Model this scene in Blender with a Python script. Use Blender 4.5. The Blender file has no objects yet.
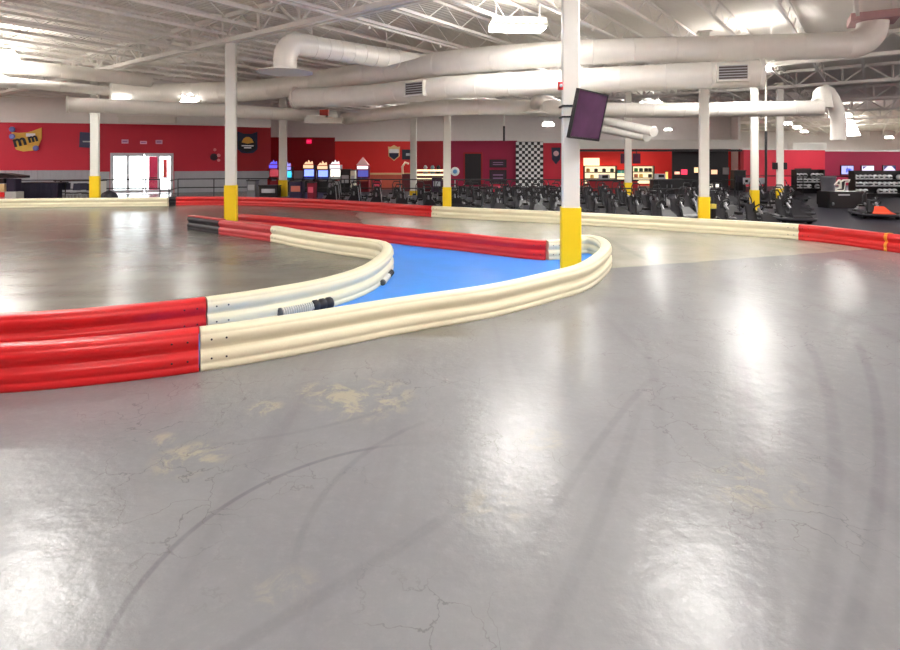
import bpy, math, random
from mathutils import Vector, Matrix
random.seed(7)
C = bpy.context.scene.collection
S = bpy.context.scene
# ------------------------------------------------------------------ camera, world, exposure
F, HZ, EYE = 560.0, 161.0, 2.1
cam = bpy.data.cameras.new('camera'); camo = bpy.data.objects.new('camera', cam); C.objects.link(camo)
camo.location = (0, 0, EYE); camo.rotation_euler = (math.pi/2, 0, 0)
cam.sensor_width = 36; cam.lens = 36*F/900; cam.shift_y = -(325-HZ)/900; cam.clip_end = 300
S.camera = camo
w = bpy.data.worlds.new('sky'); S.world = w; w.use_nodes = True
w.node_tree.nodes['Background'].inputs[0].default_value = (0.93, 0.96, 1, 1)
w.node_tree.nodes['Background'].inputs[1].default_value = 4.0
S.view_settings.view_transform = 'Standard'; S.view_settings.look = 'None'
S.view_settings.gamma = 1; S.view_settings.use_curve_mapping = False
S.view_settings.exposure = 1.56
LAMP = 24.0      # emission strength of the high-bay diffusers
DECK, JTOP, JBOT, GBOT = 6.6, 6.5, 5.98, 5.75
U = Vector((math.sin(math.radians(37)), math.cos(math.radians(37)), 0))   # joist direction
V = Vector((-U.y, U.x, 0))                                               # girder direction

def P(px, py, d): return Vector(((px-450)*d/F, d, EYE+(HZ-py)*d/F))      # pixel + depth -> point
def G(px, py):
    d = F*EYE/(py-HZ); return Vector(((px-450)*d/F, d, 0))
def Gd(px, d): return Vector(((px-450)*d/F, d, 0))
def PZ(px, py, z): return P(px, py, (z-EYE)*F/(HZ-py))                   # pixel + height -> point

# ------------------------------------------------------------------ materials
MATS = {}
def mat(name, col, rough=.5, metal=0, noise=.12, scale=4.0, bump=0, bscale=60, emit=None, es=0, coat=0):
    if name in MATS: return MATS[name]
    m = bpy.data.materials.new(name); m.use_nodes = True; MATS[name] = m
    nt = m.node_tree; b = nt.nodes['Principled BSDF']
    b.inputs['Roughness'].default_value = rough; b.inputs['Metallic'].default_value = metal
    b.inputs['Coat Weight'].default_value = coat
    tc = nt.nodes.new('ShaderNodeTexCoord'); n = nt.nodes.new('ShaderNodeTexNoise')
    n.inputs['Scale'].default_value = scale; n.inputs['Detail'].default_value = 4
    nt.links.new(tc.outputs['Object'], n.inputs['Vector'])
    r = nt.nodes.new('ShaderNodeMixRGB'); r.blend_type = 'MIX'
    r.inputs[1].default_value = (*[c*(1-noise) for c in col], 1)
    r.inputs[2].default_value = (*[min(1, c*(1+noise)) for c in col], 1)
    nt.links.new(n.outputs['Fac'], r.inputs[0]); nt.links.new(r.outputs[0], b.inputs['Base Color'])
    if bump:
        n2 = nt.nodes.new('ShaderNodeTexNoise'); n2.inputs['Scale'].default_value = bscale
        nt.links.new(tc.outputs['Object'], n2.inputs['Vector'])
        bp = nt.nodes.new('ShaderNodeBump'); bp.inputs['Strength'].default_value = bump; bp.inputs['Distance'].default_value = .01
        nt.links.new(n2.outputs['Fac'], bp.inputs['Height']); nt.links.new(bp.outputs[0], b.inputs['Normal'])
    if emit:
        b.inputs['Emission Color'].default_value = (*emit, 1); b.inputs['Emission Strength'].default_value = es
    return m
def hexc(r, g, b):
    f = lambda c: ((c/255)/12.92 if c/255 < .04045 else ((c/255+.055)/1.055)**2.4)
    return (f(r), f(g), f(b))
red_b = mat('red_plastic', hexc(214, 28, 32), .38, noise=.1, scale=2, bump=.15, bscale=30)
white_b = mat('cream_plastic', hexc(236, 229, 198), .4, noise=.06, scale=2, bump=.15, bscale=30)
black_b = mat('black_rubber', hexc(24, 22, 32), .55, noise=.3)
red_old = mat('faded_red_plastic', hexc(196, 54, 60), .45, noise=.15, scale=3)
bolt_m = mat('dark_bolt_steel', hexc(50, 45, 45), .4, .7)
white_p = mat('white_paint', hexc(232, 230, 222), .5, noise=.04)
duct_m = mat('galvanised_white_duct', hexc(238, 234, 227), .38, .08, noise=.05)
deck_m = mat('ceiling_paint', hexc(244, 238, 230), .75, noise=.08, scale=.5)
steel_m = mat('white_painted_steel', hexc(244, 240, 234), .55, noise=.05)
yellow_m = mat('yellow_paint', hexc(246, 208, 10), .5, noise=.06)
wallred = mat('red_wall_paint', hexc(208, 34, 60), .6, noise=.1, scale=.4)
wallred2 = mat('bright_red_wall_paint', hexc(232, 44, 40), .6, noise=.08, scale=.4)
wallmaroon = mat('maroon_wall_paint', hexc(160, 10, 26), .6, noise=.1, scale=.4)
wallpurple = mat('crimson_wall_paint', hexc(156, 12, 62), .6, noise=.12, scale=.4)
wallwhite = mat('upper_wall_paint', hexc(242, 239, 236), .7, noise=.04)
siding = mat('grey_metal_siding', hexc(176, 178, 186), .45, .2, noise=.06)
blackm = mat('black_powder_coat', hexc(22, 20, 26), .45, noise=.3)
darkm = mat('black_plastic', hexc(12, 11, 15), .35, noise=.3)
rubber = mat('tyre_rubber', hexc(18, 17, 19), .7, noise=.3)
greym = mat('grey_metal', hexc(150, 150, 156), .3, .7, noise=.1)
lightgrey = mat('light_grey_plastic', hexc(190, 190, 196), .4)
seatm = mat('charcoal_seat_plastic', hexc(24, 21, 29), .5)
lampm = mat('high_bay_diffuser', (1, 1, 1), .5, noise=0, emit=(1, .975, .94), es=LAMP)
upm = mat('added_uplight_glow', (1, 1, 1), .5, noise=0, emit=(1, .975, .94), es=LAMP*.32)  # glow added on top of the lamps to brighten the ceiling
goldm = mat('gold_print', hexc(214, 160, 60), .5)
bluem = mat('blue_print', hexc(40, 60, 170), .5)
navym = mat('navy_print', hexc(20, 24, 60), .5)
blackboard = mat('black_print', hexc(14, 10, 18), .5)
whitem = mat('white_print', hexc(240, 240, 240), .5)
tanm = mat('tan_laminate', hexc(214, 180, 130), .5)
checkw, checkk = whitem, blackboard
glassm = bpy.data.materials.new('door_glass'); glassm.use_nodes = True
_n = glassm.node_tree; _n.nodes.clear()
_o = _n.nodes.new('ShaderNodeOutputMaterial'); _t = _n.nodes.new('ShaderNodeBsdfTransparent'); _g = _n.nodes.new('ShaderNodeBsdfGlossy'); _x = _n.nodes.new('ShaderNodeMixShader')
_g.inputs['Roughness'].default_value = .05; _t.inputs[0].default_value = (.95, .98, .97, 1); _x.inputs[0].default_value = .08
_n.links.new(_t.outputs[0], _x.inputs[1]); _n.links.new(_g.outputs[0], _x.inputs[2]); _n.links.new(_x.outputs[0], _o.inputs[0])

def floor_material():
    m = bpy.data.materials.new('worn_grey_floor_paint'); m.use_nodes = True
    nt = m.node_tree; L = nt.links; b = nt.nodes['Principled BSDF']
    N = nt.nodes.new
    geo = N('ShaderNodeNewGeometry')
    sep = N('ShaderNodeSeparateXYZ'); L.new(geo.outputs['Position'], sep.inputs[0])
    def math_(op, a, bb=None, c=None, clamp=False):
        n = N('ShaderNodeMath'); n.operation = op; n.use_clamp = clamp
        for i, v in enumerate((a, bb, c)):
            if v is None: continue
            if isinstance(v, (int, float)): n.inputs[i].default_value = v
            else: L.new(v, n.inputs[i])
        return n.outputs[0]
    def noise(scale, rot=0, sc=(1, 1, 1), detail=5, dist=0, rough=.55):
        mp = N('ShaderNodeMapping'); mp.inputs['Rotation'].default_value = (0, 0, rot); mp.inputs['Scale'].default_value = sc
        L.new(geo.outputs['Position'], mp.inputs[0])
        n = N('ShaderNodeTexNoise'); n.inputs['Scale'].default_value = scale; n.inputs['Detail'].default_value = detail
        n.inputs['Distortion'].default_value = dist; n.inputs['Roughness'].default_value = rough
        L.new(mp.outputs[0], n.inputs[0]); return n.outputs['Fac']
    def ramp(v, a, c, lo=0, hi=1):
        n = N('ShaderNodeMapRange'); n.interpolation_type = 'SMOOTHSTEP'
        n.inputs['From Min'].default_value = a; n.inputs['From Max'].default_value = c
        n.inputs['To Min'].default_value = lo; n.inputs['To Max'].default_value = hi
        L.new(v, n.inputs[0]); return n.outputs[0]
    def mix(f, a, c):
        n = N('ShaderNodeMixRGB')
        L.new(f, n.inputs[0]) if not isinstance(f, float) else setattr(n.inputs[0], 'default_value', f)
        for i, v in ((1, a), (2, c)):
            if isinstance(v, tuple): n.inputs[i].default_value = (*v, 1)
            else: L.new(v, n.inputs[i])
        return n.outputs[0]
    x, y = sep.outputs[0], sep.outputs[1]
    wob = noise(.6, detail=3)
    xw = math_('ADD', x, math_('MULTIPLY', math_('SUBTRACT', wob, .5), .5))
    base = mix(ramp(noise(.35, detail=2), .3, .7), hexc(124, 124, 127), hexc(134, 134, 136))
    base = mix(ramp(noise(2.2, detail=8, rough=.6), .35, .8, 0, .35), base, hexc(116, 114, 116))
    base = mix(ramp(noise(14, detail=6, rough=.8), .45, .8, 0, .3), base, hexc(150, 148, 148))
    # bare concrete beyond the painted area
    a, c = G(615, 268), G(870, 249)
    nx, ny = -(c.y-a.y), (c.x-a.x); l = math.hypot(nx, ny); nx /= l; ny /= l
    dist = math_('ADD', math_('MULTIPLY', x, nx), math_('MULTIPLY', y, ny))
    dist = math_('ADD', dist, math_('MULTIPLY', math_('SUBTRACT', noise(1.5, detail=6), .5), .25))
    k = nx*a.x+ny*a.y
    far = ramp(dist, k-.05, k+.06)
    base = mix(far, base, mix(ramp(noise(.8, detail=4), .3, .7), hexc(160, 158, 146), hexc(176, 173, 161)))
    # infield on the left: old darker, polished concrete
    leftm = math_('MULTIPLY', ramp(math_('ADD', x, math_('MULTIPLY', y, .25)), 1.6, 2.2, 1, 0), ramp(y, 6.6, 6.8))
    infield = mix(ramp(noise(.5, rot=.5, sc=(.6, 1.6, 1), detail=4), .3, .7), hexc(104, 102, 94), hexc(130, 127, 119))
    base = mix(leftm, base, infield)
    # long rubbery streaks left by tyres
    st = noise(1.1, rot=math.radians(8), sc=(1.6, .09, 1), detail=4)
    base = mix(ramp(st, .52, .75, 0, .3), base, hexc(100, 97, 103))
    st2 = noise(1.4, rot=math.radians(-38), sc=(1.8, .1, 1), detail=4)
    base = mix(ramp(st2, .56, .75, 0, .2), base, hexc(104, 100, 104))
    # single tyre arcs (circle: centre, radius, half width, strength)
    def arc(p0, p1, p2, wd, st_):
        ax, ay, bx, by, cx, cy = p0.x, p0.y, p1.x, p1.y, p2.x, p2.y
        d = 2*(ax*(by-cy)+bx*(cy-ay)+cx*(ay-by))
        ux = ((ax*ax+ay*ay)*(by-cy)+(bx*bx+by*by)*(cy-ay)+(cx*cx+cy*cy)*(ay-by))/d
        uy = ((ax*ax+ay*ay)*(cx-bx)+(bx*bx+by*by)*(ax-cx)+(cx*cx+cy*cy)*(bx-ax))/d
        r = math.hypot(ax-ux, ay-uy)
        dd = math_('SQRT', math_('ADD', math_('POWER', math_('ABSOLUTE', math_('SUBTRACT', x, ux)), 2), math_('POWER', math_('ABSOLUTE', math_('SUBTRACT', y, uy)), 2)))
        e = math_('ABSOLUTE', math_('SUBTRACT', dd, r))
        near = ramp(e, wd*.35, wd*1.2, st_, 0)
        # fade at both ends
        mx, my = bx, by; R = max(math.hypot(ax-bx, ay-by), math.hypot(cx-bx, cy-by))
        md = math_('SQRT', math_('ADD', math_('POWER', math_('ABSOLUTE', math_('SUBTRACT', x, mx)), 2), math_('POWER', math_('ABSOLUTE', math_('SUBTRACT', y, my)), 2)))
        return math_('MULTIPLY', math_('MULTIPLY', near, ramp(md, R*.7, R*1.15, 1, 0)), ramp(noise(5, detail=3), .25, .6, .45, 1))
    arcs = [(G(105, 640), G(190, 532), G(395, 445), .022, .55), (G(300, 540), G(345, 470), G(430, 420), .03, .22),
            (G(560, 500), G(600, 440), G(650, 380), .04, .25), (G(745, 640), G(745, 480), G(735, 330), .09, .3),
            (G(775, 640), G(762, 480), G(745, 360), .05, .25), (G(868, 560), G(880, 460), G(850, 330), .05, .28),
            (G(230, 650), G(330, 590), G(470, 500), .05, .22), (G(540, 650), G(590, 540), G(640, 400), .05, .2),
            (G(640, 640), G(660, 480), G(640, 330), .06, .16), (G(250, 440), G(330, 425), G(420, 395), .03, .18),
            (G(820, 600), G(835, 450), G(800, 330), .06, .22)]
    for q in arcs: base = mix(math_('MULTIPLY', arc(*q), .8), base, hexc(84, 80, 88))
    # tan worn patches
    def blob(p, r, st_):
        md = math_('SQRT', math_('ADD', math_('POWER', math_('ABSOLUTE', math_('SUBTRACT', x, p.x)), 2), math_('POWER', math_('ABSOLUTE', math_('SUBTRACT', y, p.y)), 2)))
        return math_('MULTIPLY', ramp(md, r*.4, r, 1, 0), ramp(noise(4, detail=7, rough=.75, dist=.6), .46, .6, 0, st_))
    for q, r, s_ in ((G(365, 398), .55, .9), (G(190, 458), .32, .8), (G(320, 392), .3, .7), (G(265, 408), .2, .8), (G(160, 440), .15, .7),
                     (G(760, 480), .4, .45), (G(735, 490), .3, .4), (G(285, 590), .2, .35), (G(490, 505), .3, .35), (G(545, 440), .25, .35)):
        base = mix(blob(q, r, s_), base, hexc(156, 151, 134))
    # hairline cracks
    vo = N('ShaderNodeTexVoronoi'); vo.feature = 'DISTANCE_TO_EDGE'; vo.voronoi_dimensions = '2D'; vo.inputs['Scale'].default_value = 2.6
    mpv = N('ShaderNodeVectorMath'); mpv.operation = 'ADD'
    nz = N('ShaderNodeTexNoise'); nz.inputs['Scale'].default_value = 2.2; nz.inputs['Detail'].default_value = 6
    L.new(geo.outputs['Position'], nz.inputs[0]); L.new(geo.outputs['Position'], mpv.inputs[0]); L.new(nz.outputs['Color'], mpv.inputs[1])
    L.new(mpv.outputs[0], vo.inputs[0])
    crack = math_('MULTIPLY', ramp(vo.outputs['Distance'], 0, .02, 1, 0), ramp(noise(.7, detail=2), .45, .62, 0, .55))
    base = mix(crack, base, hexc(88, 84, 84))
    L.new(base, b.inputs['Base Color'])
    ro = ramp(noise(1.3, detail=6, rough=.65), .3, .7, .225, .262)
    ro = math_('ADD', ro, math_('MULTIPLY', crack, .01))
    L.new(ro, b.inputs['Roughness']); b.inputs['Specular IOR Level'].default_value = .36
    bp = N('ShaderNodeBump'); bp.inputs['Strength'].default_value = .35; bp.inputs['Distance'].default_value = .01
    hgt = math_('ADD', noise(9, detail=6), math_('MULTIPLY', noise(1.2, detail=3), 2.5))
    bp.inputs['Strength'].default_value = .45; L.new(hgt, bp.inputs['Height']); L.new(bp.outputs[0], b.inputs['Normal'])
    return m
floor_m = floor_material()
blue_floor = mat('blue_floor_paint', hexc(46, 140, 236), .42, noise=.14, scale=1.5, bump=.2, bscale=8)
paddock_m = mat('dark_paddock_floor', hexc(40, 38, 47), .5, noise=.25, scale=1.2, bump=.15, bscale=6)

def deck_material():
    m = deck_m; nt = m.node_tree; b = nt.nodes['Principled BSDF']
    tc = nt.nodes.new('ShaderNodeTexCoord'); mp = nt.nodes.new('ShaderNodeMapping'); mp.inputs['Rotation'].default_value = (0, 0, math.radians(37))
    wv = nt.nodes.new('ShaderNodeTexWave'); wv.bands_direction = 'Y'; wv.inputs['Scale'].default_value = 2.1; wv.inputs['Distortion'].default_value = 0
    nt.links.new(tc.outputs['Object'], mp.inputs[0]); nt.links.new(mp.outputs[0], wv.inputs[0])
    bp = nt.nodes.new('ShaderNodeBump'); bp.inputs['Strength'].default_value = .7; bp.inputs['Distance'].default_value = .04
    nt.links.new(wv.outputs['Fac'], bp.inputs['Height']); nt.links.new(bp.outputs[0], b.inputs['Normal'])
deck_material()

paddock_m.node_tree.nodes['Principled BSDF'].inputs['Specular IOR Level'].default_value = .12
# ------------------------------------------------------------------ mesh builder
class MB:
    def __init__(s): s.v, s.f, s.m, s.sm, s.mats = [], [], [], [], []
    def mi(s, m):
        if m not in s.mats: s.mats.append(m)
        return s.mats.index(m)
    def add(s, vs, fs, m, smooth=False):
        o = len(s.v); k = s.mi(m); s.v += [tuple(v) for v in vs]
        for f in fs: s.f.append([i+o for i in f]); s.m.append(k); s.sm.append(smooth)
        return s
    def box(s, c, size, m, rot=None, bev=0):
        hx, hy, hz = [q/2 for q in size]; R = rot or Matrix.Identity(3); c = Vector(c)
        if bev:
            # chamfered in plan
            b = bev; pl = [(-hx+b, -hy), (hx-b, -hy), (hx, -hy+b), (hx, hy-b), (hx-b, hy), (-hx+b, hy), (-hx, hy-b), (-hx, -hy+b)]
            vs = [c+R@Vector((px_, py_, z)) for z in (-hz, hz) for px_, py_ in pl]
            fs = [[i, (i+1) % 8, (i+1) % 8+8, i+8] for i in range(8)]+[list(range(7, -1, -1)), list(range(8, 16))]
            return s.add(vs, fs, m)
        vs = [c+R@Vector((a*hx, b*hy, d*hz)) for a in (-1, 1) for b in (-1, 1) for d in (-1, 1)]
        return s.add(vs, [(0, 1, 3, 2), (4, 6, 7, 5), (0, 4, 5, 1), (2, 3, 7, 6), (0, 2, 6, 4), (1, 5, 7, 3)], m)
    def bar(s, a, b, wd, m, h=None):
        a, b = Vector(a), Vector(b); d = b-a; L = d.length
        if L < 1e-6: return s
        x = d/L; up = Vector((0, 0, 1)) if abs(x.z) < .95 else Vector((0, 1, 0))
        y = up.cross(x).normalized(); z = x.cross(y)
        return s.box((a+b)/2, (L, wd, h or wd), m, Matrix((x, y, z)).transposed())
    def tube(s, pts, r, m, n=12, cap=True, closed=False, radii=None):
        pts = [Vector(p) for p in pts]; N = len(pts); rings = []; prev = None
        for i, p in enumerate(pts):
            if closed: t = pts[(i+1) % N]-pts[i-1]
            else: t = pts[min(i+1, N-1)]-pts[max(i-1, 0)]
            t.normalize()
            if prev is None:
                a = Vector((0, 0, 1)) if abs(t.z) < .9 else Vector((1, 0, 0))
                nrm = (a-t*a.dot(t)).normalized()
            else: nrm = (prev-t*prev.dot(t)).normalized()
            prev = nrm; bi = t.cross(nrm); rr = radii[i] if radii else r
            rings.append([p+rr*(math.cos(2*math.pi*k/n)*nrm+math.sin(2*math.pi*k/n)*bi) for k in range(n)])
        vs = [v for rg in rings for v in rg]; fs = []
        for i in range(N if closed else N-1):
            j = (i+1) % N
            for k in range(n): fs.append((i*n+k, i*n+(k+1) % n, j*n+(k+1) % n, j*n+k))
        s.add(vs, fs, m, True)
        if cap and not closed:
            s.add(rings[0], [list(range(n-1, -1, -1))], m); s.add(rings[-1], [list(range(n))], m)
        return s
    def lathe(s, prof, m, n=16, c=(0, 0, 0), axis='z'):
        vs = []
        for r, z in prof:
            for k in range(n):
                a = 2*math.pi*k/n; q = (r*math.cos(a), r*math.sin(a), z)
                if axis == 'x': q = (z, q[0], q[1])
                if axis == 'y': q = (q[0], z, q[1])
                vs.append(Vector(c)+Vector(q))
        fs = [(i*n+k, i*n+(k+1) % n, (i+1)*n+(k+1) % n, (i+1)*n+k) for i in range(len(prof)-1) for k in range(n)]
        s.add(vs, fs, m, True)
        s.add(vs[:n], [list(range(n-1, -1, -1))], m); s.add(vs[-n:], [list(range(n))], m)
        return s
    def prism(s, poly, z0, z1, m, axis='z', c=(0, 0, 0)):
        n = len(poly); c = Vector(c)
        f = {'z': lambda p, z: Vector((p[0], p[1], z)), 'y': lambda p, z: Vector((p[0], z, p[1])), 'x': lambda p, z: Vector((z, p[0], p[1]))}[axis]
        vs = [c+f(p, z0) for p in poly]+[c+f(p, z1) for p in poly]
        return s.add(vs, [(i, (i+1) % n, (i+1) % n+n, i+n) for i in range(n)]+[list(range(n-1, -1, -1)), list(range(n, 2*n))], m)
    def build(s, name, parent=None, loc=(0, 0, 0), rz=0):
        me = bpy.data.meshes.new(name); me.from_pydata(s.v, [], s.f)
        for m in s.mats: me.materials.append(m)
        me.polygons.foreach_set('material_index', s.m); me.polygons.foreach_set('use_smooth', s.sm); me.update()
        import bmesh
        bm = bmesh.new(); bm.from_mesh(me); bmesh.ops.recalc_face_normals(bm, faces=bm.faces); bm.to_mesh(me); bm.free()
        o = bpy.data.objects.new(name, me); C.objects.link(o); o.parent = parent
        o.location = loc; o.rotation_euler = (0, 0, rz)
        return o
def tag(o, label=None, cat=None, group=None, kind=None):
    if label: o['label'] = label
    if cat: o['category'] = cat
    if group: o['group'] = group
    if kind: o['kind'] = kind
    return o
def thing(name, label, cat, loc=(0, 0, 0), rz=0, group=None):
    o = bpy.data.objects.new(name, None); C.objects.link(o); o.empty_display_size = .1
    o.location = loc; o.rotation_euler = (0, 0, rz); return tag(o, label, cat, group)
def dup(root, loc, rz, label=None, group=None):
    def cp(o, par):
        c = o.copy(); C.objects.link(c); c.parent = par
        for ch in o.children: cp(ch, c)
        return c
    r = cp(root, None); r.location = loc; r.rotation_euler = (0, 0, rz)
    if label: r['label'] = label
    if group: r['group'] = group
    return r
def struct(mb, name, parent=None):
    return tag(mb.build(name, parent), kind='structure')

# ------------------------------------------------------------------ room plan
def face_ang(p):  # rotation so that local -Y faces the camera
    return math.atan2(-p.x, p.y)
WALLS = [  # name, (px,d) a, (px,d) b, red top z, wainscot z or None, material
    ('wall_back_left', None, (90, 35.4), 4.5, 1.52, wallred),
    ('wall_back_entrance', (90, 35.6), (225, 38.2), 4.52, 1.42, wallred),
    ('wall_back_banner', (225, 38.2), (270, 39.6), 4.48, 1.4, wallmaroon),
    ('wall_back_recess', (262, 46.5), (335, 46.8), 4.1, 1.3, wallmaroon),
    ('wall_back_arcade', (335, 46.8), (413, 47), 3.78, None, wallred2),
    ('wall_back_dark', (413, 47), (450, 46.5), 3.8, None, wallmaroon),
    ('wall_back_crimson', (450, 46.5), (517, 46), 3.8, None, wallpurple),
    ('wall_back_checker', (517, 46), (578, 45.5), 3.6, None, wallred),
    ('wall_back_snack', (578, 48), (740, 48.5), 3.3, None, wallred2),
    ('wall_back_right', (740, 46), (825, 48), 3.05, None, wallred),
    ('wall_back_screens', (825, 48), None, 2.95, None, wallpurple)]
XL, XR, YB, YF = -34.0, 70.0, -9.0, 84.0
pts_back = []; SEGS = []
for i, (nm, a, b, zt, wz, m) in enumerate(WALLS):
    A = Gd(*a) if a else Vector((XL, 33, 0)); B = Gd(*b) if b else Vector((XR, 53, 0))
    pts_back += [A, B]
    d = (B-A); L = d.length; x = d/L; nrm = Vector((x.y, -x.x, 0))   # towards the camera
    if nrm.y > 0: nrm = -nrm
    off = -nrm*.1
    def slab(z0, z1, m_, mb=None, x0=0, x1=None, pro=0, th=.2):
        mb = mb or MB(); x1 = L if x1 is None else x1
        a_ = A+x*x0+off+nrm*pro; b_ = A+x*x1+off+nrm*pro
        c = (a_+b_)/2; c.z = (z0+z1)/2
        return mb.box(c, (x1-x0, th, z1-z0), m_, Matrix((x, -nrm, Vector((0, 0, 1)))).transposed())
    if nm == 'wall_back_entrance':
        # doorway between px 110 and 174
        def along(px):  # distance along the wall for a pixel column
            r = Vector(((px-450)/F, 1, 0)); den = x.x*r.y-x.y*r.x
            return (A.y*r.x-A.x*r.y)/(x.x*r.y-x.y*r.x)*1.0
        dx0, dx1 = along(110.5), along(173.5); dz = 2.62
        mb = slab(0, zt, m, x0=0, x1=dx0); slab(0, zt, m, mb, x0=dx1, x1=L); slab(dz, zt, m, mb, x0=dx0, x1=dx1)
        wall = struct(mb, nm); ENT = (A.copy(), x.copy(), nrm.copy(), dx0, dx1, dz)
    else:
        wall = struct(slab(0, zt, m), nm)
    if nm not in ('wall_back_right', 'wall_back_screens'): struct(slab(zt, DECK, wallwhite), 'upper_wall', wall)
    SEGS.append((A.copy(), B.copy(), nrm.copy()))
    struct(slab(zt-.03, zt+.09, wallwhite, pro=.12, th=.08), 'ledge', wall)
    if wz:
        spans = [(0, L)] if nm != 'wall_back_entrance' else [(0, dx0-.05), (dx1+.05, L)]
        for s0, s1 in spans:
            mb = MB(); n = int((s1-s0)/.35)
            slab(0, wz, siding, mb, s0, s1, pro=.11, th=.03)
            for k in range(n+1):
                q = s0+(s1-s0)*(k+.5)/(n+1); slab(.02, wz, siding, mb, q-.05, q+.05, pro=.14, th=.05)
            o = struct(mb, 'wainscot', wall)
    if i: # return between this segment and the previous one
        Q = pts_back[-3]
        if (Q-A).length > .05:
            mb = MB(); c = (Q+A)/2; zr = max(zt, WALLS[i-1][3]); mb.bar(Vector((Q.x, Q.y, zr/2)), Vector((A.x, A.y, zr/2)), .12, wallmaroon if i < 6 else wallred, zr)
            if i < 9: mb.bar(Vector((Q.x, Q.y, (zr+DECK)/2)), Vector((A.x, A.y, (zr+DECK)/2)), .12, wallwhite, DECK-zr)
            struct(mb, 'wall_back_return')
for nm, a, b in (('wall_left', (XL, YB), (XL, 33)), ('wall_right', (XR, YB), (XR, YF)), ('wall_back_far', (33, YF), (XR, YF)), ('wall_back_far_side', tuple(Gd(741, 46.3))[:2], (33, YF)), ('wall_front', (XL, YB), (XR, YB))):
    mb = MB(); o_ = {'wall_left': (-.15, 0), 'wall_right': (.15, 0), 'wall_front': (0, -.15), 'wall_back_far': (0, .15), 'wall_back_far_side': (-.15, 0)}[nm]
    mb.bar((a[0]+o_[0], a[1]+o_[1], DECK/2), (b[0]+o_[0], b[1]+o_[1], DECK/2), .2, wallwhite, DECK)
    w_ = struct(mb, nm)
    if 'far' in nm: continue
    mb = MB(); i_ = (-o_[0], -o_[1]); mb.bar((a[0]+i_[0]*.2, a[1]+i_[1]*.2, 1.5), (b[0]+i_[0]*.2, b[1]+i_[1]*.2, 1.5), .18, wallred, 3.0); struct(mb, 'red_dado', w_)
mb = MB(); mb.box(((XL+XR)/2, (YB+YF)/2, -.1), (XR-XL+1, YF-YB+1, .2), floor_m); struct(mb, 'floor')
mb = MB(); mb.box(((XL+XR)/2, (YB+YF)/2, DECK+.1), (XR-XL+1, YF-YB+1, .2), deck_m); ceiling = struct(mb, 'ceiling')
room = [Vector((XL, YB, 0)), Vector((XR, YB, 0)), Vector((XR, YF, 0)), Vector((33, YF, 0)), Vector(Gd(741, 46.5)), Gd(335, 46.5), Gd(270, 39.6), Gd(90, 35.4), Vector((XL, 33, 0))]
def clip(p, d):
    ts = []
    for i in range(len(room)):
        a, b = room[i], room[(i+1) % len(room)]; e = b-a; den = d.x*e.y-d.y*e.x
        if abs(den) < 1e-9: continue
        t = ((a.x-p.x)*e.y-(a.y-p.y)*e.x)/den; s_ = ((a.x-p.x)*d.y-(a.y-p.y)*d.x)/den
        if 0 <= s_ <= 1: ts.append(t)
    ts.sort()
    if len(ts) < 2: return None
    best = max(((ts[i], ts[i+1]) for i in range(0, len(ts)-1, 2)), key=lambda q: q[1]-q[0])
    return (best[0]+.25, best[1]-.25) if best[1]-best[0] > 2 else None

def truss(p, d, t0, t1, zt, zb, cw, ww, pitch, name, double=False):
    mb = MB(); a, b = p+d*t0, p+d*t1
    sd = Vector((-d.y, d.x, 0))*(cw*.9 if double else 0)
    for z in (zt, zb):
        for q in ((-1, 1) if double else (0,)):
            mb.bar((a.x+sd.x*q, a.y+sd.y*q, z), (b.x+sd.x*q, b.y+sd.y*q, z), cw, steel_m)
    n = int((t1-t0)/pitch)
    for k in range(n):
        q0, q1, q2 = t0+k*pitch, t0+(k+.5)*pitch, t0+(k+1)*pitch
        A_, B_, C_ = p+d*q0, p+d*q1, p+d*q2
        mb.bar((A_.x, A_.y, zt), (B_.x, B_.y, zb), ww, steel_m); mb.bar((B_.x, B_.y, zb), (C_.x, C_.y, zt), ww, steel_m)
        if double: mb.bar((B_.x, B_.y, zt), (B_.x, B_.y, zb), ww, steel_m)
    o = mb.build(name, ceiling); o['kind'] = 'structure'
k = -40.0
while k < 62:
    p = V*k; c = clip(p, U)
    if c:
        t0 = max(c[0], -4)
        if c[1]-t0 > 2: truss(p, U, t0, c[1], JTOP, JBOT, .08, .022, 1.5, 'joist')
    k += 1.55
for ku in (1.4, 9.6, 24.2, 32.0, 41, 50, 60, 70):
    p = U*ku; c = clip(p, V)
    if c: truss(p, V, c[0], c[1], JTOP-.02, GBOT, .13, .06, 1.85, 'joist_girder', True)

# sprinkler pipes, run along the joists
for i, (px, py) in enumerate(((340, 17), (700, 120), (60, 30), (620, 40))):
    p = PZ(px, py, 5.65); c = clip(Vector((p.x, p.y, 0)), U)
    if not c: continue
    t0, t1 = max(c[0], -12), min(c[1], 20)
    a, b = p+U*t0, p+U*t1
    mb = MB(); mb.tube([a, b], .035, steel_m, 8); sp_ = mb.build('sprinkler_pipe')
    t = t0+1; hd = rd = None
    while t < t1:
        q = p+U*t
        if hd is None:
            mb = MB(); mb.bar((0, 0, .03), (0, 0, JBOT-5.65), .012, steel_m); rd = mb.build('hanger', sp_)
            mb = MB(); mb.lathe([(.02, 0), (.05, .02), (.02, .08)], steel_m, 8); hd = mb.build('sprinkler_head', sp_)
            h1, r1_ = hd, rd
        else:
            h1, r1_ = hd.copy(), rd.copy(); C.objects.link(h1); C.objects.link(r1_)
        r1_.location = (q.x, q.y, 5.65); h1.location = (q.x, q.y, 5.54); t += 3.0
    tag(sp_, ['white sprinkler pipe crossing the ceiling above the slanted stubby duct', 'white sprinkler pipe high beyond the column that carries no television', 'white sprinkler pipe across the ceiling at the upper left', 'white sprinkler pipe under the roof above the long upper duct'][i], 'pipe')

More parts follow.
